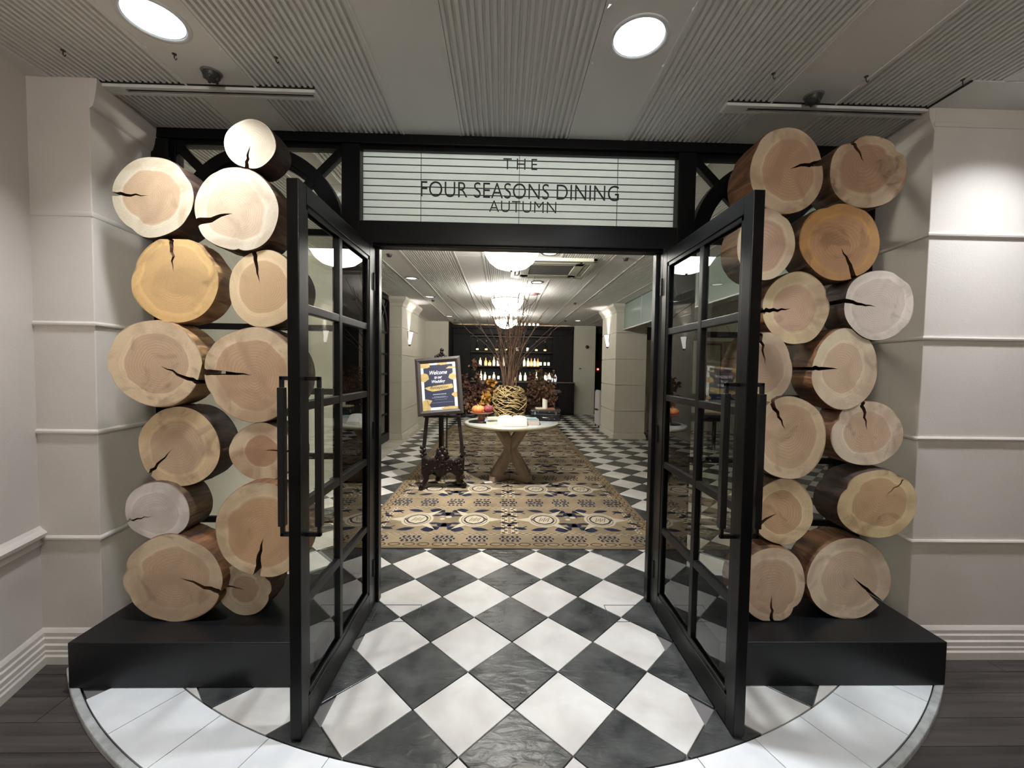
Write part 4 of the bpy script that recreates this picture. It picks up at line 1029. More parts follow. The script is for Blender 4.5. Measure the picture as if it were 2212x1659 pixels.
# ------------------------------------------------------------------ rug
RX, RL = 1.305, 6.92; RXc, RY0 = .085, 3.262
rug = thing('area_rug', 'long beige and navy patterned wool rug running down the dining room', 'rug', (RXc, RY0, 0))
MB().box(RXc-RX, RXc+RX, RY0, RY0+RL, .0005, .010).build('pile', m_rug, rug, bevel=.003)
ZR = .0100
navy, brown, cream, taupe = MB(), MB(), MB(), MB()
LV = {id(navy): .0012, id(brown): .0008, id(cream): .0006, id(taupe): .0004}
def put(mb, poly, dz=0):
    z_ = ZR+LV[id(mb)]+dz; mb.add([(RXc+a_, RY0+b_, z_) for a_, b_ in poly], [tuple(range(len(poly)))])
def ell(cx_, cy_, a_, b_, n=14, rot=0): 
    c, s_ = math.cos(rot), math.sin(rot)
    return [(cx_+a_*math.cos(t)*c-b_*math.sin(t)*s_, cy_+a_*math.cos(t)*s_+b_*math.sin(t)*c) for t in [2*PI*i/n for i in range(n)]]
def annul(mb, cx_, cy_, a_, b_, w_, n=16, dz=0, rot=0):
    o_ = ell(cx_, cy_, a_, b_, n, rot); i_ = ell(cx_, cy_, a_-w_, b_-w_, n, rot)
    for i in range(n): put(mb, [o_[i], o_[(i+1) % n], i_[(i+1) % n], i_[i]], dz)
def rect(mb, x0, x1, y0, y1, dz=0): put(mb, [(x0, y0), (x1, y0), (x1, y1), (x0, y1)], dz)
def leaf(mb, x, y, L_, w_, ang, dz=0, bend=0):
    pts = [(0, 0), (.25, .75), (.5, 1), (.75, .7), (1, 0), (.75, -.7), (.5, -1), (.25, -.75)]
    c, s_ = math.cos(ang), math.sin(ang); P = []; w_ *= 1.45
    for a_, b_ in pts:
        u = a_*L_*1.06; v_ = b_*w_/2 + bend*math.sin(a_*PI)*L_; P.append((x+u*c-v_*s_, y+u*s_+v_*c))
    put(mb, P, dz)
def stroke(mb, pts, w_, dz=0):
    for i in range(len(pts)-1):
        a_ = Vector(pts[i]); b_ = Vector(pts[i+1]); d = (b_-a_); 
        if d.length < 1e-6: continue
        n_ = Vector((-d.y, d.x)).normalized()*w_/2
        put(mb, [tuple(a_-n_), tuple(b_-n_), tuple(b_+n_), tuple(a_+n_)], dz)
# guilloche border
nx = 21
for i in range(nx):
    annul(brown, -RX+.06+(i+.5)*(2*RX-.12)/nx, .065, .052, .034, .012, 12)
    annul(brown, -RX+.06+(i+.5)*(2*RX-.12)/nx, RL-.065, .052, .034, .012, 10)
ny = 54
for i in range(ny):
    for sx_ in (-1, 1): annul(brown, sx_*(RX-.065), .1+(i+.5)*(RL-.2)/ny, .036, .052, .013, 10)
rect(taupe, -RX+.005, RX-.005, .006, .022); 
for sx_ in (-1, 1): rect(taupe, sx_*(RX-.014)-.008, sx_*(RX-.014)+.008, .02, RL-.02)
def dash_h(y, x0, x1, st=.062):
    rect(cream, x0, x1, y-.012, y+.012)
    x = x0; i = 0
    while x < x1-.01:
        rect(brown, x, min(x+st*.5, x1), y-.011 + (.011 if i % 2 else 0), y+(.011 if i % 2 else 0)); x += st*.5; i += 1
def zig_v(x, y0, y1, w_=.05, st=.042):
    rect(cream, x-w_/2-.006, x+w_/2+.006, y0, y1)
    y = y0; i = 0
    while y < y1-.005:
        dx = w_*.22*(1 if i % 2 else -1); rect(brown, x+dx-w_*.30, x+dx+w_*.30, y, min(y+st*.66, y1), .0006); y += st; i += 1
def xblock(cx_, cy_, w_, h_, mb):
    for sx_ in (-.25, .25):
        c0 = cx_+sx_*w_
        for a_, b_ in ((-1, -1), (1, -1), (-1, 1), (1, 1)):
            leaf(mb, c0+a_*w_*.04, cy_+b_*h_*.10, w_*.19*1.2, h_*.13, math.atan2(b_*h_*.36, a_*w_*.17))
        leaf(mb, c0-w_*.06, cy_, w_*.12, h_*.12, 0)
    for yy in (cy_-h_*.47, cy_+h_*.47):
        for sx_ in (-.36, -.12, .12, .36): leaf(mb, cx_+sx_*w_-w_*.08, yy, w_*.17, h_*.13, 0)
    for xx in (cx_-w_*.5, cx_, cx_+w_*.5): leaf(mb, xx-.0, cy_-h_*.16, h_*.32, w_*.08, PI/2)
def rosette(cx_, cy_, fx):
    annul(cream, cx_, cy_, .150, .175, .024, 22); put(taupe, ell(cx_, cy_, .124, .148, 20), .0003); annul(cream, cx_, cy_, .118, .140, .016, 20, .0004)
    put(cream, ell(cx_, cy_, .085, .115, 16), .0006)
    for s_ in (-1, 1):   # navy lens outline
        stroke(navy, [(cx_-.10*fx, cy_+s_*.015), (cx_-.06*fx, cy_+s_*.085), (cx_+.0, cy_+s_*.112), (cx_+.06*fx, cy_+s_*.08), (cx_+.115*fx, cy_)], .013, .0008)
    for k in range(5): stroke(taupe, [(cx_-.05+k*.02, cy_-.05+.02*(k % 2)), (cx_-.02+k*.02, cy_+.05-.02*(k % 2))], .008, .0012)
    for sy_ in (-1, 1):   # star points
        put(cream, [(cx_-fx*.07, cy_+sy_*.15), (cx_-fx*.20, cy_+sy_*.245), (cx_-fx*.125, cy_+sy_*.10)], .0009)
    put(cream, [(cx_+fx*.145, cy_-.05), (cx_+fx*.27, cy_), (cx_+fx*.145, cy_+.05)], .0002)
    for sy_ in (-1, 1):
        y1 = cy_+sy_*.205
        leaf(navy, cx_-fx*.02, y1-sy_*.0, .16, .05, math.atan2(sy_*.05, fx*.15), bend=.03*sy_*fx)
        leaf(navy, cx_-fx*.21, y1+sy_*.02, .13, .085, math.atan2(sy_*.02, fx*.1)); leaf(navy, cx_-fx*.24, cy_+sy_*.16, .10, .07, math.atan2(-sy_*.03, -fx*.08)+PI*0)
        leaf(navy, cx_-fx*.17, y1-sy_*.03, .09, .06, math.atan2(sy_*.09, -fx*.06)); leaf(navy, cx_-fx*.30, cy_+sy_*.10, .12, .028, math.atan2(0, -fx))
        stroke(navy, [(cx_+fx*.17, cy_+sy_*.16), (cx_+fx*.21, cy_+sy_*.20), (cx_+fx*.26, cy_+sy_*.19), (cx_+fx*.30, cy_+sy_*.215), (cx_+fx*.335, cy_+sy_*.20)], .012)
        leaf(navy, cx_+fx*.17, cy_+sy_*.235, .12, .04, math.atan2(-sy_*.03, fx*.1)); leaf(navy, cx_+fx*.25, cy_+sy_*.06, .10, .035, math.atan2(sy_*.06, fx*.08))
        stroke(navy, [(cx_+fx*.24, cy_+sy_*.08), (cx_+fx*.29, cy_+sy_*.07), (cx_+fx*.33, cy_+sy_*.10)], .01)
        leaf(navy, cx_+fx*.31, cy_+sy_*.13, .045, .03, math.atan2(sy_, fx))
for i in range(9): xblock(-1.12+.28*i, .175, .17, .105, navy)
nrow = 6
for r_ in range(nrow):
    y0 = .29 + 1.0*r_
    dash_h(y0-.015, -1.14, 1.14); dash_h(y0+.665, -1.14, 1.14)
    for cx_, fx in ((-.87, -1), (-.33, 1), (.33, -1), (.87, 1)): rosette(cx_, y0+.325, fx)
    for sx_ in (-.6, .6):
        for q in range(7):
            rr2 = random.Random(r_*31+q); put(cream if q % 2 else taupe, ell(sx_+rr2.uniform(-.07, .07), y0+.325+rr2.uniform(-.13, .13), rr2.uniform(.02, .035), rr2.uniform(.015, .03), 7), .0001)
        for sy_ in (-1, 1):
            stroke(brown, [(sx_-.12, y0+.325+sy_*.12), (sx_, y0+.325+sy_*.09), (sx_+.12, y0+.325+sy_*.12)], .012)
    for x_ in (-.045, .045): zig_v(x_, y0+.0, y0+.65)
    for x_ in (-1.15, 1.15): zig_v(x_, y0, y0+.65, .026, .026)
    if r_ < nrow-1 or True:
        for i in range(9): xblock(-1.12+.28*i, y0+.82, .17, .20, navy)
for mb, mm, nm in ((taupe, m_rugt, 'taupe_pattern'), (cream, m_rugc, 'cream_pattern'), (brown, m_rugd, 'brown_pattern'), (navy, m_rugn, 'navy_pattern')):
    tag(mb.build(nm, mm, rug), kind='stuff')

# ------------------------------------------------------------------ round table
TX, TY = .127, 5.38
t = thing('round_table', 'round white-topped table on a crossed oak pedestal standing on the rug', 'table', (TX, TY, .012))
MB().lathe([(0, .722), (.60, .722), (.604, .724), (.604, .75), (.0, .7501)], 72, (TX, TY, 0), smooth=False).build('table_top', m_ttop, t)
MB().lathe([(.60, .716), (.612, .716), (.612, .7515), (.603, .7525), (.600, .750)], 72, (TX, TY, 0)).build('metal_edge', m_trim, t)
MB().lathe([(.553, .7503), (.553, .7512), (.557, .7512), (.557, .7503)], 72, (TX, TY, 0)).build('inlay_line', m_grill, t)
for a_ in (math.radians(42), math.radians(136)):
    c, s_ = math.cos(a_), math.sin(a_)
    for sg_ in (-1, 1):
        def leg_pt(u, z_): return (TX+c*u*sg_, TY+s_*u*sg_, z_)
        MB().bar(leg_pt(.26, .055), leg_pt(-.24, .722), .11, .085, up=(-s_, c, 0)).build('leg', m_oak, t, bevel=.004)
    MB().bar((TX-c*.33, TY-s_*.33, .048), (TX+c*.33, TY+s_*.33, .048), .10, .07, up=(0, 0, 1)).build('foot_beam', m_oak, t, bevel=.006)
TZ = .752
# paper card by the foot
o = MB().box(-.05, .05, -.03, .03, 0, .008).build('card', m_paper, None); o.location = (-.158, 5.13, .0105); o.rotation_euler = (0, 0, .35); tag(o, 'small white card box lying on the rug beside the table foot', 'card')

# books
def book(x, y, z, w_, d_, h_, rz, cov, lb):
    t = thing('book', lb, 'book', (x, y, z), group='books on the round table'); t.rotation_euler = (0, 0, rz)
    def B(nm, m_, *s_):
        mb = MB().box(*s_); me = mb.mesh(nm); me.materials.append(m_); q = bpy.data.objects.new(nm, me); COL.objects.link(q); q.parent = t
    B('pages', m_paper, -w_/2+.003, w_/2-.003, -d_/2+.003, d_/2-.003, .003, h_-.003); B('cover', cov, -w_/2, w_/2, -d_/2, d_/2, 0, .003); B('cover', cov, -w_/2, w_/2, -d_/2, d_/2, h_-.003, h_); B('spine', cov, -w_/2-.001, w_/2+.001, -d_/2-.001, -d_/2+.004, 0, h_)
book(-.075, 5.18, TZ, .24, .17, .030, .05, m_cover2, 'cream book at the bottom of the left stack on the round table')
book(-.085, 5.19, TZ+.030, .23, .16, .026, -.12, m_cover, 'teal book in the middle of the left stack on the round table')
book(-.07, 5.18, TZ+.056, .22, .16, .022, .10, m_cover2, 'pale book on top of the left stack on the round table')
book(.36, 5.17, TZ, .24, .17, .026, -.15, m_cover3, 'pinkish book at the bottom of the right stack on the round table')
book(.35, 5.18, TZ+.026, .24, .17, .026, -.05, m_cover3, 'pinkish cloth book in the middle of the right stack on the round table')
book(.33, 5.20, TZ+.052, .23, .16, .022, .06, m_cover, 'pale blue book on top of the right stack on the round table')
# open book on a slanted rest
t = thing('open_book', 'open guest book with blank white pages propped on the front of the round table', 'book', (.13, 5.0, TZ))
def page(s_):
    n = 8; top = []; 
    for j in (0, 1):
        for i in range(n+1):
            u = i/n; x_ = .13+s_*(.004+u*.165); hz = .018*math.sin(u*PI)**.6*(1-u*.3)+.006
            top.append((x_, 4.945+j*.14, TZ+.012+j*.085+hz))
    bot = [(a_, b_, TZ+.004+ (0 if b_ < 5 else .085)) for a_, b_, _ in top]
    k = n+1; vs = top+bot; o_ = 2*k
    fs = [(i, i+1, k+i+1, k+i) for i in range(n)] + [(o_+i, o_+k+i, o_+k+i+1, o_+i+1) for i in range(n)] + [(i, o_+i, o_+i+1, i+1) for i in range(n)] + [(k+i, k+i+1, o_+k+i+1, o_+k+i) for i in range(n)] + [(n, o_+n, o_+k+n, k+n), (0, k, o_+k, o_)]
    return MB().add(vs, fs).build('page_block', m_paper, t)
page(-1); page(1)
MB().add([(-.05, 4.94, TZ+.001), (.31, 4.94, TZ+.001), (.31, 5.09, TZ+.088), (-.05, 5.09, TZ+.088), (-.05, 4.94, TZ+.004), (.31, 4.94, TZ+.004), (.31, 5.09, TZ+.091), (-.05, 5.09, TZ+.091)], [(0,3,2,1),(4,5,6,7),(0,1,5,4),(1,2,6,5),(2,3,7,6),(3,0,4,7)]).build('cover', m_cover2, t)
MB().prism([(5.02, TZ), (5.09, TZ), (5.09, TZ+.086), ], 0, .3, lambda a_, b_, z_: (-.02+z_, a_, b_)).build('book_rest', m_cover, t)

# cake stand with pumpkins
SXX, SY = -.26, 5.33
t = thing('cake_stand', 'wooden pedestal stand on the left of the round table holding two pumpkins', 'stand', (SXX, SY, TZ))
MB().lathe([(0, 0), (.075, 0), (.078, .008), (.06, .02), (.045, .05), (.045, .085), (.06, .1), (0, .1)], 28, (SXX, SY, TZ)).build('pedestal', m_stand, t)
MB().lathe([(0, .1), (.06, .1), (.11, .108), (.152, .122), (.155, .128), (.15, .13), (.1, .12), (0, .116)], 36, (SXX, SY, TZ)).build('plate', m_stand, t)
MB().lathe([(0, .0005), (.16, .0005), (.16, .003), (0, .003)], 28, (SXX-.01, SY+.0, TZ-.001)).build('felt_base', m_blackm, t)
def pumpkin(x, y, z, r, h, m_, lb, ribs=10, depth=.1):
    t = thing('pumpkin', lb, 'pumpkin', (x, y, z), group='pumpkins on the cake stand')
    n = 60; k = 14; vs = []
    for i in range(k+1):
        ph = PI*i/k; rr = math.sin(ph)**.8; zz = -math.cos(ph)*h/2
        for j in range(n):
            th = 2*PI*j/n; f = 1-depth*abs(math.cos(ribs*th/2))**8 * math.sin(ph)
            dip = .12*h*math.exp(-((rr)/.35)**2)*(1 if zz > 0 else -.6)
            vs.append((x+rr*r*f*math.cos(th), y+rr*r*f*math.sin(th), z+h/2+zz-dip))
    MB().add(vs, [(i*n+j, i*n+(j+1) % n, (i+1)*n+(j+1) % n, (i+1)*n+j) for i in range(k) for j in range(n)], True).build('body', m_, t)
    MB().tube([(x, y, z+h*.84), (x+.002, y, z+h*.98), (x-.012, y, z+h*1.10)], [.012, .008, .009], 8).build('stem', m_stem, t)
pumpkin(-.305, 5.30, TZ+.118, .082, .10, m_pump, 'orange ribbed pumpkin on the left of the wooden stand')
pumpkin(-.175, 5.37, TZ+.120, .068, .095, m_pump2, 'maroon speckled pumpkin on the right of the wooden stand')

# black suitcase, brown book and candle
CXX, CYY = .60, 5.60
t = thing('suitcase', 'small glossy black studded suitcase on the right rear of the round table', 'suitcase', (CXX, CYY, TZ))
Mr = Matrix.Translation((CXX, CYY, TZ)) @ Matrix.Rotation(-.12, 4, 'Z')
MB().box(-.20, .20, -.13, .13, .006, .10, Mr).build('case_body', m_case, t, bevel=.012)
MB().box(-.202, .202, -.132, .132, .104, .145, Mr).build('lid', m_case, t, bevel=.012)
for q in (-.17, -.1, .05, .12, .18):
    for zz in (.03, .122): MB().ball(Mr @ Vector((q, -.134, zz)), .007, n=8, k=5).build('stud', m_chrome, t)
for q in (-.14, .14): MB().box(q-.012, q+.012, -.14, -.13, .08, .125, Mr).build('latch', m_chrome, t)
MB().tube([Mr @ Vector(p_) for p_ in ((-.045, -.135, .06), (-.045, -.155, .055), (-.03, -.162, .05), (.03, -.162, .05), (.045, -.155, .055), (.045, -.135, .06))], .006, 8).build('handle', m_chrome, t)
t = thing('open_brown_book', 'old brown book lying flat on the black suitcase under the candle', 'book', (.585, 5.58, TZ+.146))
MB().box(.45, .72, 5.50, 5.66, TZ+.1465, TZ+.152).build('cover', m_stand, t, bevel=.001); MB().box(.458, .59, 5.505, 5.655, TZ+.152, TZ+.168).build('page_block', m_cover2, t, bevel=.004); MB().box(.592, .712, 5.505, 5.655, TZ+.152, TZ+.166).build('page_block', m_stand, t, bevel=.004)
t = thing('pillar_candle', 'ivory pillar candle with a slanted top standing on the brown book', 'candle', (.585, 5.57, TZ+.168))
b = MB(); n = 28; vs = [(.585+.036*math.cos(2*PI*j/n), 5.57+.036*math.sin(2*PI*j/n), TZ+.168) for j in range(n)] + [(.585+.036*math.cos(2*PI*j/n), 5.57+.036*math.sin(2*PI*j/n), TZ+.285-.012*math.cos(2*PI*j/n)) for j in range(n)]
b.add(vs, [(j, (j+1) % n, n+(j+1) % n, n+j) for j in range(n)], True); b.add(vs[n:], [tuple(range(n))]); b.build('wax', m_candle, t); MB().tube([(.585, 5.57, TZ+.28), (.587, 5.57, TZ+.3)], .0015, 5).build('wick', m_ink, t)

# woven twig vase
VX, VY = .105, 5.68
t = thing('twig_vase', 'barrel vase woven from golden twigs at the rear of the round table', 'vase', (VX, VY, TZ))
VH = .46
def vrad(u): return .155+.075*math.sin(PI*min(1, max(0, u*.92+.06)))**.8 - (.035*max(0, u-.85)/.15)
MB().lathe([(0, .004)] + [(vrad(u/10)-.028, .004+VH*.96*u/10) for u in range(11)] + [(vrad(1)-.05, VH*.94), (vrad(.5)-.04, VH*.5)], 28, (VX, VY, TZ)).build('inner_vessel', m_vase, t)
b = MB(); rv = random.Random(11)
for q in range(230):
    th = rv.uniform(0, 2*PI); u0 = rv.uniform(.02, .98); sl = rv.choice((-1, 1))*rv.uniform(.03, .30); ln_ = rv.uniform(.5, 1.0); pts = []
    u0 = min(max(u0, .02+abs(sl)*ln_*.5), .98-abs(sl)*ln_*.5); bow = rv.uniform(-.05, .05)
    dr = rv.uniform(-.012, .008)
    for i in range(7):
        f = i/6-.5; uu = min(.99, max(.01, u0+sl*ln_*f+bow*math.cos(f*PI))); rr = vrad(uu)+dr+.006*math.cos(f*PI); a_ = th+ln_*f
        pts.append((VX+rr*math.cos(a_), VY+rr*math.sin(a_), TZ+.006+uu*VH))
    r0 = rv.uniform(.0042, .0075); b.tube(pts, [r0*.7, r0, r0, r0*1.1, r0, r0, r0*.6], 6)
tag(b.build('woven_twigs', m_twig, t), kind='stuff')

# tall branches standing in the vase
t = thing('branch_bundle', 'tall bundle of brown curly willow branches standing in the twig vase', 'branches', (VX, VY, TZ+.05))
rb = random.Random(23)
ends = [(-.92,.0,1.86),(-.66,.1,2.05),(-.80,.1,1.5),(.78,.0,1.56),(.70,-.1,1.42),(-.42,-.1,1.85),(-.3,.1,2.05),(-.24,-.1,1.75),(-.1,0,1.9),(0,.1,1.75),(.1,-.1,1.95),(.18,.1,2.02),(.26,-.05,2.1),(.34,.1,2.2),(.42,0,1.95),(.5,.1,2.12),(.6,-.05,1.7),(.46,.1,1.62),(.05,-.2,1.6),(-.15,.2,1.7),(.3,.2,1.8),(-.35,.2,1.55),(.22,-.15,1.65)]
for i in range(14): ends.append((rb.uniform(-.28, .42), rb.uniform(-.15, .15), rb.uniform(1.35, 1.95)))
for i, (ex, ey, ez) in enumerate(ends):
    b = MB(); n = 16; bx_, by_ = rb.uniform(-.075, .075), rb.uniform(-.06, .06); pts = []
    px_ = 0; py_ = 0
    bend = 1.35 + abs(ex)*1.6
    kx = [rb.uniform(-.03, .03) for _ in range(n+1)]; ky = [rb.uniform(-.03, .03) for _ in range(n+1)]
    for j in range(n+1):
        u = j/n; wob = max(0, u-.35)*1.2
        px_ = px_*.6+kx[j]*wob*1.7; py_ = py_*.55+ky[j]*wob
        fx = bx_ + (ex*.95-bx_)*(u**bend) ; fy = by_ + (ey-by_)*(u**1.3)
        pts.append((VX+fx+px_, VY+fy+py_, TZ+.06+(ez-.06)*u*.90))
    r0 = rb.uniform(.0075, .0125)
    b.tube(pts, [r0*(1-.66*(j/n)) for j in range(n+1)], 6)
    for q in range(rb.choice((1, 2, 3)) if ez > 1.5 else 1):
        j0 = rb.randrange(8, 14); p0 = Vector(pts[j0]); dirn = Vector((rb.uniform(-1, 1), rb.uniform(-.5, .5), rb.uniform(.3, 1))).normalized(); tw = [p0]; cur = p0
        for s_ in range(6):
            dirn = (dirn+Vector((rb.uniform(-.6, .6), rb.uniform(-.3, .3), rb.uniform(-.35, .5)))).normalized(); cur = cur+dirn*.042; tw.append(cur)
        b.tube(tw, [r0*.42*(1-.7*s_/6) for s_ in range(7)], 5)
    b.build('branch', m_branch, t)

# dried leaf and flower bunches either side of the vase
def bunch(name, label, base, specs, seed):
    t = thing(name, label, 'dried flowers', base); rr = random.Random(seed); st = MB(); meshes = {}
    for (tx, ty, tz, n_, sp, sz, mm, nm) in specs:
        p0 = Vector(base); p1 = Vector((tx, ty, tz)); mid = (p0+p1)/2 + Vector((rr.uniform(-.03, .03), 0, .02))
        st.tube([p0, mid, p1], [.006, .004, .002], 5)
        mb = meshes.setdefault(nm, (MB(), mm))[0]
        for q in range(n_):
            u = rr.random()**.7; c = mid.lerp(p1, u) + Vector((rr.gauss(0, sp), rr.gauss(0, sp*.7), rr.gauss(0, sp)))
            d = Vector((rr.uniform(-1, 1), rr.uniform(-1, .4), rr.uniform(-1, .9))).normalized(); s2 = d.cross(Vector((rr.uniform(-1, 1), rr.uniform(-1, 1), rr.uniform(-1, 1)))).normalized(); L_ = sz*rr.uniform(.6, 1.3); w_ = L_*.36; up = d.cross(s2)*w_*.35
            mb.add([c, c+d*L_*.45+s2*w_+up, c+d*L_, c+d*L_*.45-s2*w_+up, c+d*L_*.5], [(0, 1, 4), (1, 2, 4), (2, 3, 4), (3, 0, 4)], True)
    st.build('stems', m_leafb, t)
    for nm, (mb, mm) in meshes.items(): tag(mb.build(nm, mm, t), kind='stuff')
bunch('dried_leaf_bunch', 'bunch of dark brown and golden dried leaves left of the vase', (-.22, 5.80, TZ+.001), [
    (-.56, 5.9, 1.28, 130, .05, .07, m_leafb, 'brown_leaves'), (-.44, 5.95, 1.18, 130, .055, .07, m_leafb, 'brown_leaves'), (-.30, 5.9, 1.15, 120, .05, .065, m_leafb, 'brown_leaves'), (-.5, 5.85, 1.02, 110, .05, .065, m_leafb, 'brown_leaves'),
    (-.42, 5.95, 1.55, 38, .022, .055, m_leaft, 'tan_leaves'), (-.16, 5.85, 1.30, 46, .028, .065, m_leafg, 'golden_leaves'), (-.23, 5.72, 1.06, 52, .026, .07, m_leafg, 'golden_leaves'), (-.24, 5.72, .95, 34, .03, .06, m_leafg, 'golden_leaves'),
    (-.46, 5.75, .95, 45, .04, .05, m_leaft, 'tan_leaves'), (-.1, 5.9, 1.22, 45, .04, .06, m_leaft, 'tan_leaves'), (-.36, 5.8, .92, 60, .045, .06, m_leafb, 'brown_leaves')], 5)
bunch('dried_flower_bunch', 'bunch of brown dried hydrangeas and foliage right of the vase', (.47, 5.83, TZ+.001), [
    (.66, 5.9, 1.24, 170, .05, .05, m_leaft, 'tan_petals'), (.72, 5.9, 1.12, 110, .045, .05, m_leaft, 'tan_petals'), (.74, 5.9, 1.40, 22, .018, .06, m_leaft, 'tan_petals'), (.42, 5.95, 1.36, 100, .036, .045, m_leaft, 'tan_petals'), (.40, 5.9, 1.18, 120, .05, .06, m_leafb, 'brown_leaves'),
    (.56, 5.95, 1.44, 60, .022, .06, mat('olive_dry_leaves', (.17, .11, .04), .85, var=.3, vscale=10), 'olive_leaves'), (.55, 5.9, 1.15, 90, .05, .07, m_leafb, 'brown_leaves'), (.66, 5.85, .98, 70, .04, .06, m_leafb, 'brown_leaves'), (.34, 5.9, 1.0, 60, .04, .06, m_leafb, 'brown_leaves')], 9)

# ------------------------------------------------------------------ easel
EX, EY = -.69, 4.92
t = thing('easel', 'dark carved rosewood easel on clawed legs standing on the rug', 'easel', (EX, EY, .012))
lean = .10
MB().bar((-.925, EY-.05, .40), (-.865, EY+.10, 1.30), .042, .03, up=(0, 1, 0)).build('upright', m_rose, t, bevel=.004)
MB().bar((-.455, EY-.05, .40), (-.575, EY+.10, 1.30), .042, .03, up=(0, 1, 0)).build('upright', m_rose, t, bevel=.004)
MB().bar((-.785, EY+.42, .03), (-.755, EY+.12, 1.40), .042, .03, up=(0, 1, 0)).build('rear_leg', m_rose, t, bevel=.004)
for q in (-.70, -.66): MB().tube([(q, EY+.03, .45), (q+(-.02 if q < -.68 else 0), EY+.07, 1.25)], .009, 8).build('screw_rod', m_rose, t)
MB().bar((-.87, EY+.08, 1.28), (-.57, EY+.08, 1.28), .03, .04).build('top_rail', m_rose, t, bevel=.004)
MB().bar((-.92, EY-.05, .872), (-.49, EY-.05, .872), .05, .03).build('tray', m_rose, t, bevel=.004)
# carved apron: rounded kidney body with scalloped underside
prof = []
for i in range(25):
    u = i/24; prof.append((-.94+.50*u, .375+.018*math.sin(u*PI*5)**2 - .03*math.sin(u*PI)))
for i in range(33):
    u = 1-i/32; prof.append((-.94+.50*u, .185+.022*math.cos(u*PI*6)+.03*abs(u-.5)))
b = MB(); b.prism(prof, EY-.09, EY+.03, lambda a_, b_, z_: (a_, z_, b_)); b.build('carved_apron', m_rose, t, bevel=.012)
b = MB(); rc = random.Random(2)
for q in range(26):
    u = rc.random(); b.ball((-.93+.48*u, EY-.09, .22+rc.uniform(0, .15)), rc.uniform(.012, .024), .012, rc.uniform(.012, .022), 8, 5)
b.build('carving', m_rose, t)
b = MB()
for q, (dx, dz, rr) in enumerate(((0, .0, .06), (-.03, .06, .045), (.03, .06, .045), (0, .11, .04), (-.045, .10, .022), (.045, .10, .022), (-.06, .02, .03), (.06, .02, .03))): b.ball((-.70+dx, EY-.05, .37+dz), rr, rr*.6, rr, 10, 6)
b.build('carved_crest', m_rose, t)
for sx_, xx, yy in ((-1, -.90, EY-.06), (1, -.48, EY-.02)):
    b = MB()
    for q in range(5): b.ball((xx+sx_*.02+rc.uniform(-.02, .02), yy, .40+q*.025), .026, .02, .022, 8, 5)
    b.build('scroll_bracket', m_rose, t)
for sx_, x0_, y0_, xf, yf_ in ((-1, -.87, EY-.05, -.93, 4.80), (1, -.52, EY-.03, -.44, 4.90), (-1, -.80, EY+.1, -.80, 5.2), (1, -.56, EY+.1, -.52, 5.2)):
    pts = [(x0_, y0_, .27), (x0_+sx_*.03, y0_-.02, .20), (x0_+sx_*.01, (y0_+yf_)/2, .13), (xf-sx_*.02, yf_+.01, .07), (xf, yf_, .035), (xf-sx_*.02, yf_-.015, .03)]
    b = MB(); b.tube(pts, [.055, .05, .033, .026, .034, .02], 10); b.ball((xf, yf_, .038), .034, .036, .028, 10, 6); b.ball((xf-sx_*.005, yf_-.02, .068), .022, .02, .02, 8, 5)
    b.build('leg', m_rose, t)
# top clip/finial
b = MB()
for dx, dz, rr in ((-.07, .0, .018), (-.045, .012, .022), (-.02, .03, .02), (0, .055, .022), (.004, .085, .024), (.02, .03, .018), (.05, .006, .018), (.07, -.002, .012)): b.ball((-.745+dx, EY+.14, 1.575+dz), rr, rr*.7, rr, 8, 5)
b.bar((-.755, EY+.14, 1.28), (-.745, EY+.14, 1.60), .03, .02, up=(0, 1, 0))
b.build('finial', m_rose, t)

# framed poster leaning on the easel
A = Vector((-.712, EY-.075, .892)); Tp = Vector((-.779, EY+.045, 1.565)); zax = (Tp-A); H_ = zax.length; zax.normalize(); xax = Vector((1, .03, .05)); xax = (xax-zax*xax.dot(zax)).normalized(); yax = zax.cross(xax)
PM = Matrix((xax, yax, zax)).transposed().to_4x4(); PM.translation = A
t = thing('framed_poster', 'dark framed navy and gold wedding welcome poster leaning on the carved easel', 'poster', tuple(A))
W_ = .535
def pbox(nm, m_, x0, x1, z0, z1, y0, y1, bev=0): return MB().box(x0, x1, y0, y1, z0, z1, PM).build(nm, m_, t, bevel=bev)
fw = .062
def fside(nm, P4):
    # mitred frame side: outer low, raised middle, inner
    b = MB(); (o0, o1, i1, i0) = P4
    m0 = ((o0[0]+i0[0])/2, (o0[1]+i0[1])/2); m1 = ((o1[0]+i1[0])/2, (o1[1]+i1[1])/2)
    def V(p, y): return PM @ Vector((p[0], y, p[1]))
    vs = [V(o0, 0), V(o1, 0), V(o0, -.022), V(o1, -.022), V(m0, -.034), V(m1, -.034), V(i0, -.014), V(i1, -.014), V(i0, 0), V(i1, 0)]
    b.add(vs, [(0, 1, 3, 2), (2, 3, 5, 4), (4, 5, 7, 6), (6, 7, 9, 8)]); b.build(nm, m_pframe, t)
h2 = W_/2; o_ = [(-h2, 0), (h2, 0), (h2, H_), (-h2, H_)]; i_ = [(-h2+fw, fw), (h2-fw, fw), (h2-fw, H_-fw), (-h2+fw, H_-fw)]
for q in range(4): fside('frame_side', (o_[q], o_[(q+1) % 4], i_[(q+1) % 4], i_[q]))
pbox('backing', m_pframe, -h2+.01, h2-.01, .01, H_-.01, -.003, .006)
pbox('paper', m_white, -h2+fw-.002, h2-fw+.002, fw-.002, H_-fw+.002, -.009, -.004)
pw, phh = W_-2*fw, H_-2*fw
def pq(m_, nm, polys, y=-.0105):
    b = MB()
    for P in polys: b.add([PM @ Vector((-pw/2+u*pw, y, fw+v_*phh)) for u, v_ in P], [tuple(range(len(P)))])
    return b.build(nm, m_, t)
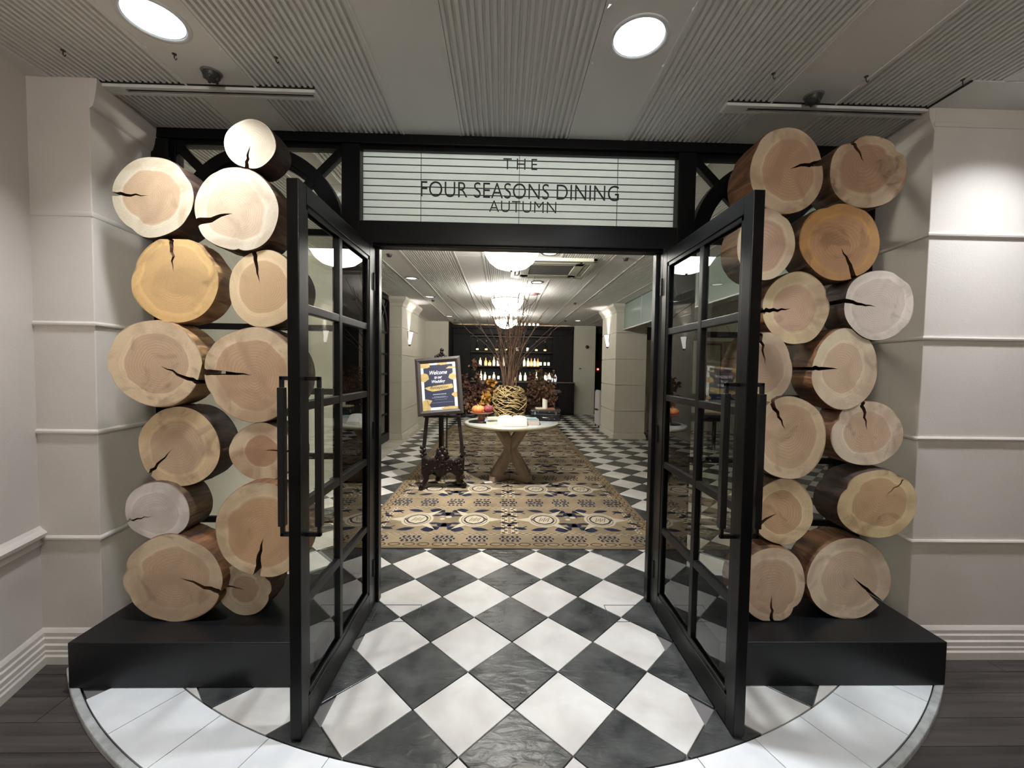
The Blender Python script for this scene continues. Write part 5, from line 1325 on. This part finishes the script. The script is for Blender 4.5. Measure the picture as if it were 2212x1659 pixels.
pq(m_navy, 'navy_field', [[(.075, .055), (.915, .055), (.915, .955), (.075, .955)]], -.0095)
def blob(cx_, cy_, rx_, ry_, seed, n=22, j=.12):
    r_ = random.Random(seed); return [(min(1, max(0, cx_+rx_*math.cos(2*PI*i/n)*(1+r_.uniform(-j, j)))), min(1, max(0, cy_+ry_*math.sin(2*PI*i/n)*(1+r_.uniform(-j, j))))) for i in range(n)]
pq(m_gold, 'gold_brush_marks', [blob(.12, .95, .16, .06, 1), blob(.62, .975, .16, .03, 2), [(.72, .86), (.80, .905), (1, .895), (1, .855)], blob(.09, .70, .13, .09, 3), blob(.90, .68, .11, .065, 4), [(.87, .74), (.9, .77), (.92, .74)],
    blob(.97, .30, .12, .055, 5), blob(.08, .06, .13, .16, 6, j=.25), [(.18, .1), (.28, .2), (.2, .22), (.1, .24)], blob(.8, .02, .27, .04, 7), [(.08, .475), (.2, .50), (.5, .515), (.88, .53), (.9, .46), (.88, .435), (.55, .405), (.3, .39), (.16, .43)]])
def ptext(txt, cu, cv, wu, hv, m_, y=-.012, shear=.35, off=.001):
    me = text_mesh(txt, .1, off, 1.0, shear, 0)
    xs = [v.co.x for v in me.vertices]; ys = [v.co.y for v in me.vertices]; ax, bx, ay, by = min(xs), max(xs), min(ys), max(ys)
    b = MB(); b.add([PM @ Vector((-pw/2+(cu-wu/2+(v.co.x-ax)/(bx-ax)*wu)*pw, y, fw+(cv-hv/2+(v.co.y-ay)/(by-ay)*hv)*phh)) for v in me.vertices], [tuple(p.vertices) for p in me.polygons]); b.build('lettering', m_, t)
ptext('Welcome', .50, .79, .50, .085, m_white); ptext('to our', .49, .685, .22, .055, m_white); ptext('Wedding', .49, .59, .38, .085, m_white); ptext('Reception', .50, .465, .52, .085, m_navy, off=0)
lines = []
for cv, wu, hh in ((.325, .38, .018), (.275, .34, .008), (.255, .46, .008), (.215, .30, .005)):
    x_ = .5-wu/2; rr3 = random.Random(int(cv*1000))
    while x_ < .5+wu/2:
        l_ = rr3.uniform(.02, .05); lines.append([(x_, cv-hh/2), (x_+l_, cv-hh/2), (x_+l_+.004, cv+hh/2), (x_+.004, cv+hh/2)]); x_ += l_+.008
lines.append([(.22, .148), (.88, .148), (.88, .152), (.22, .152)])
pq(m_inkg, 'small_print', lines, -.0115)
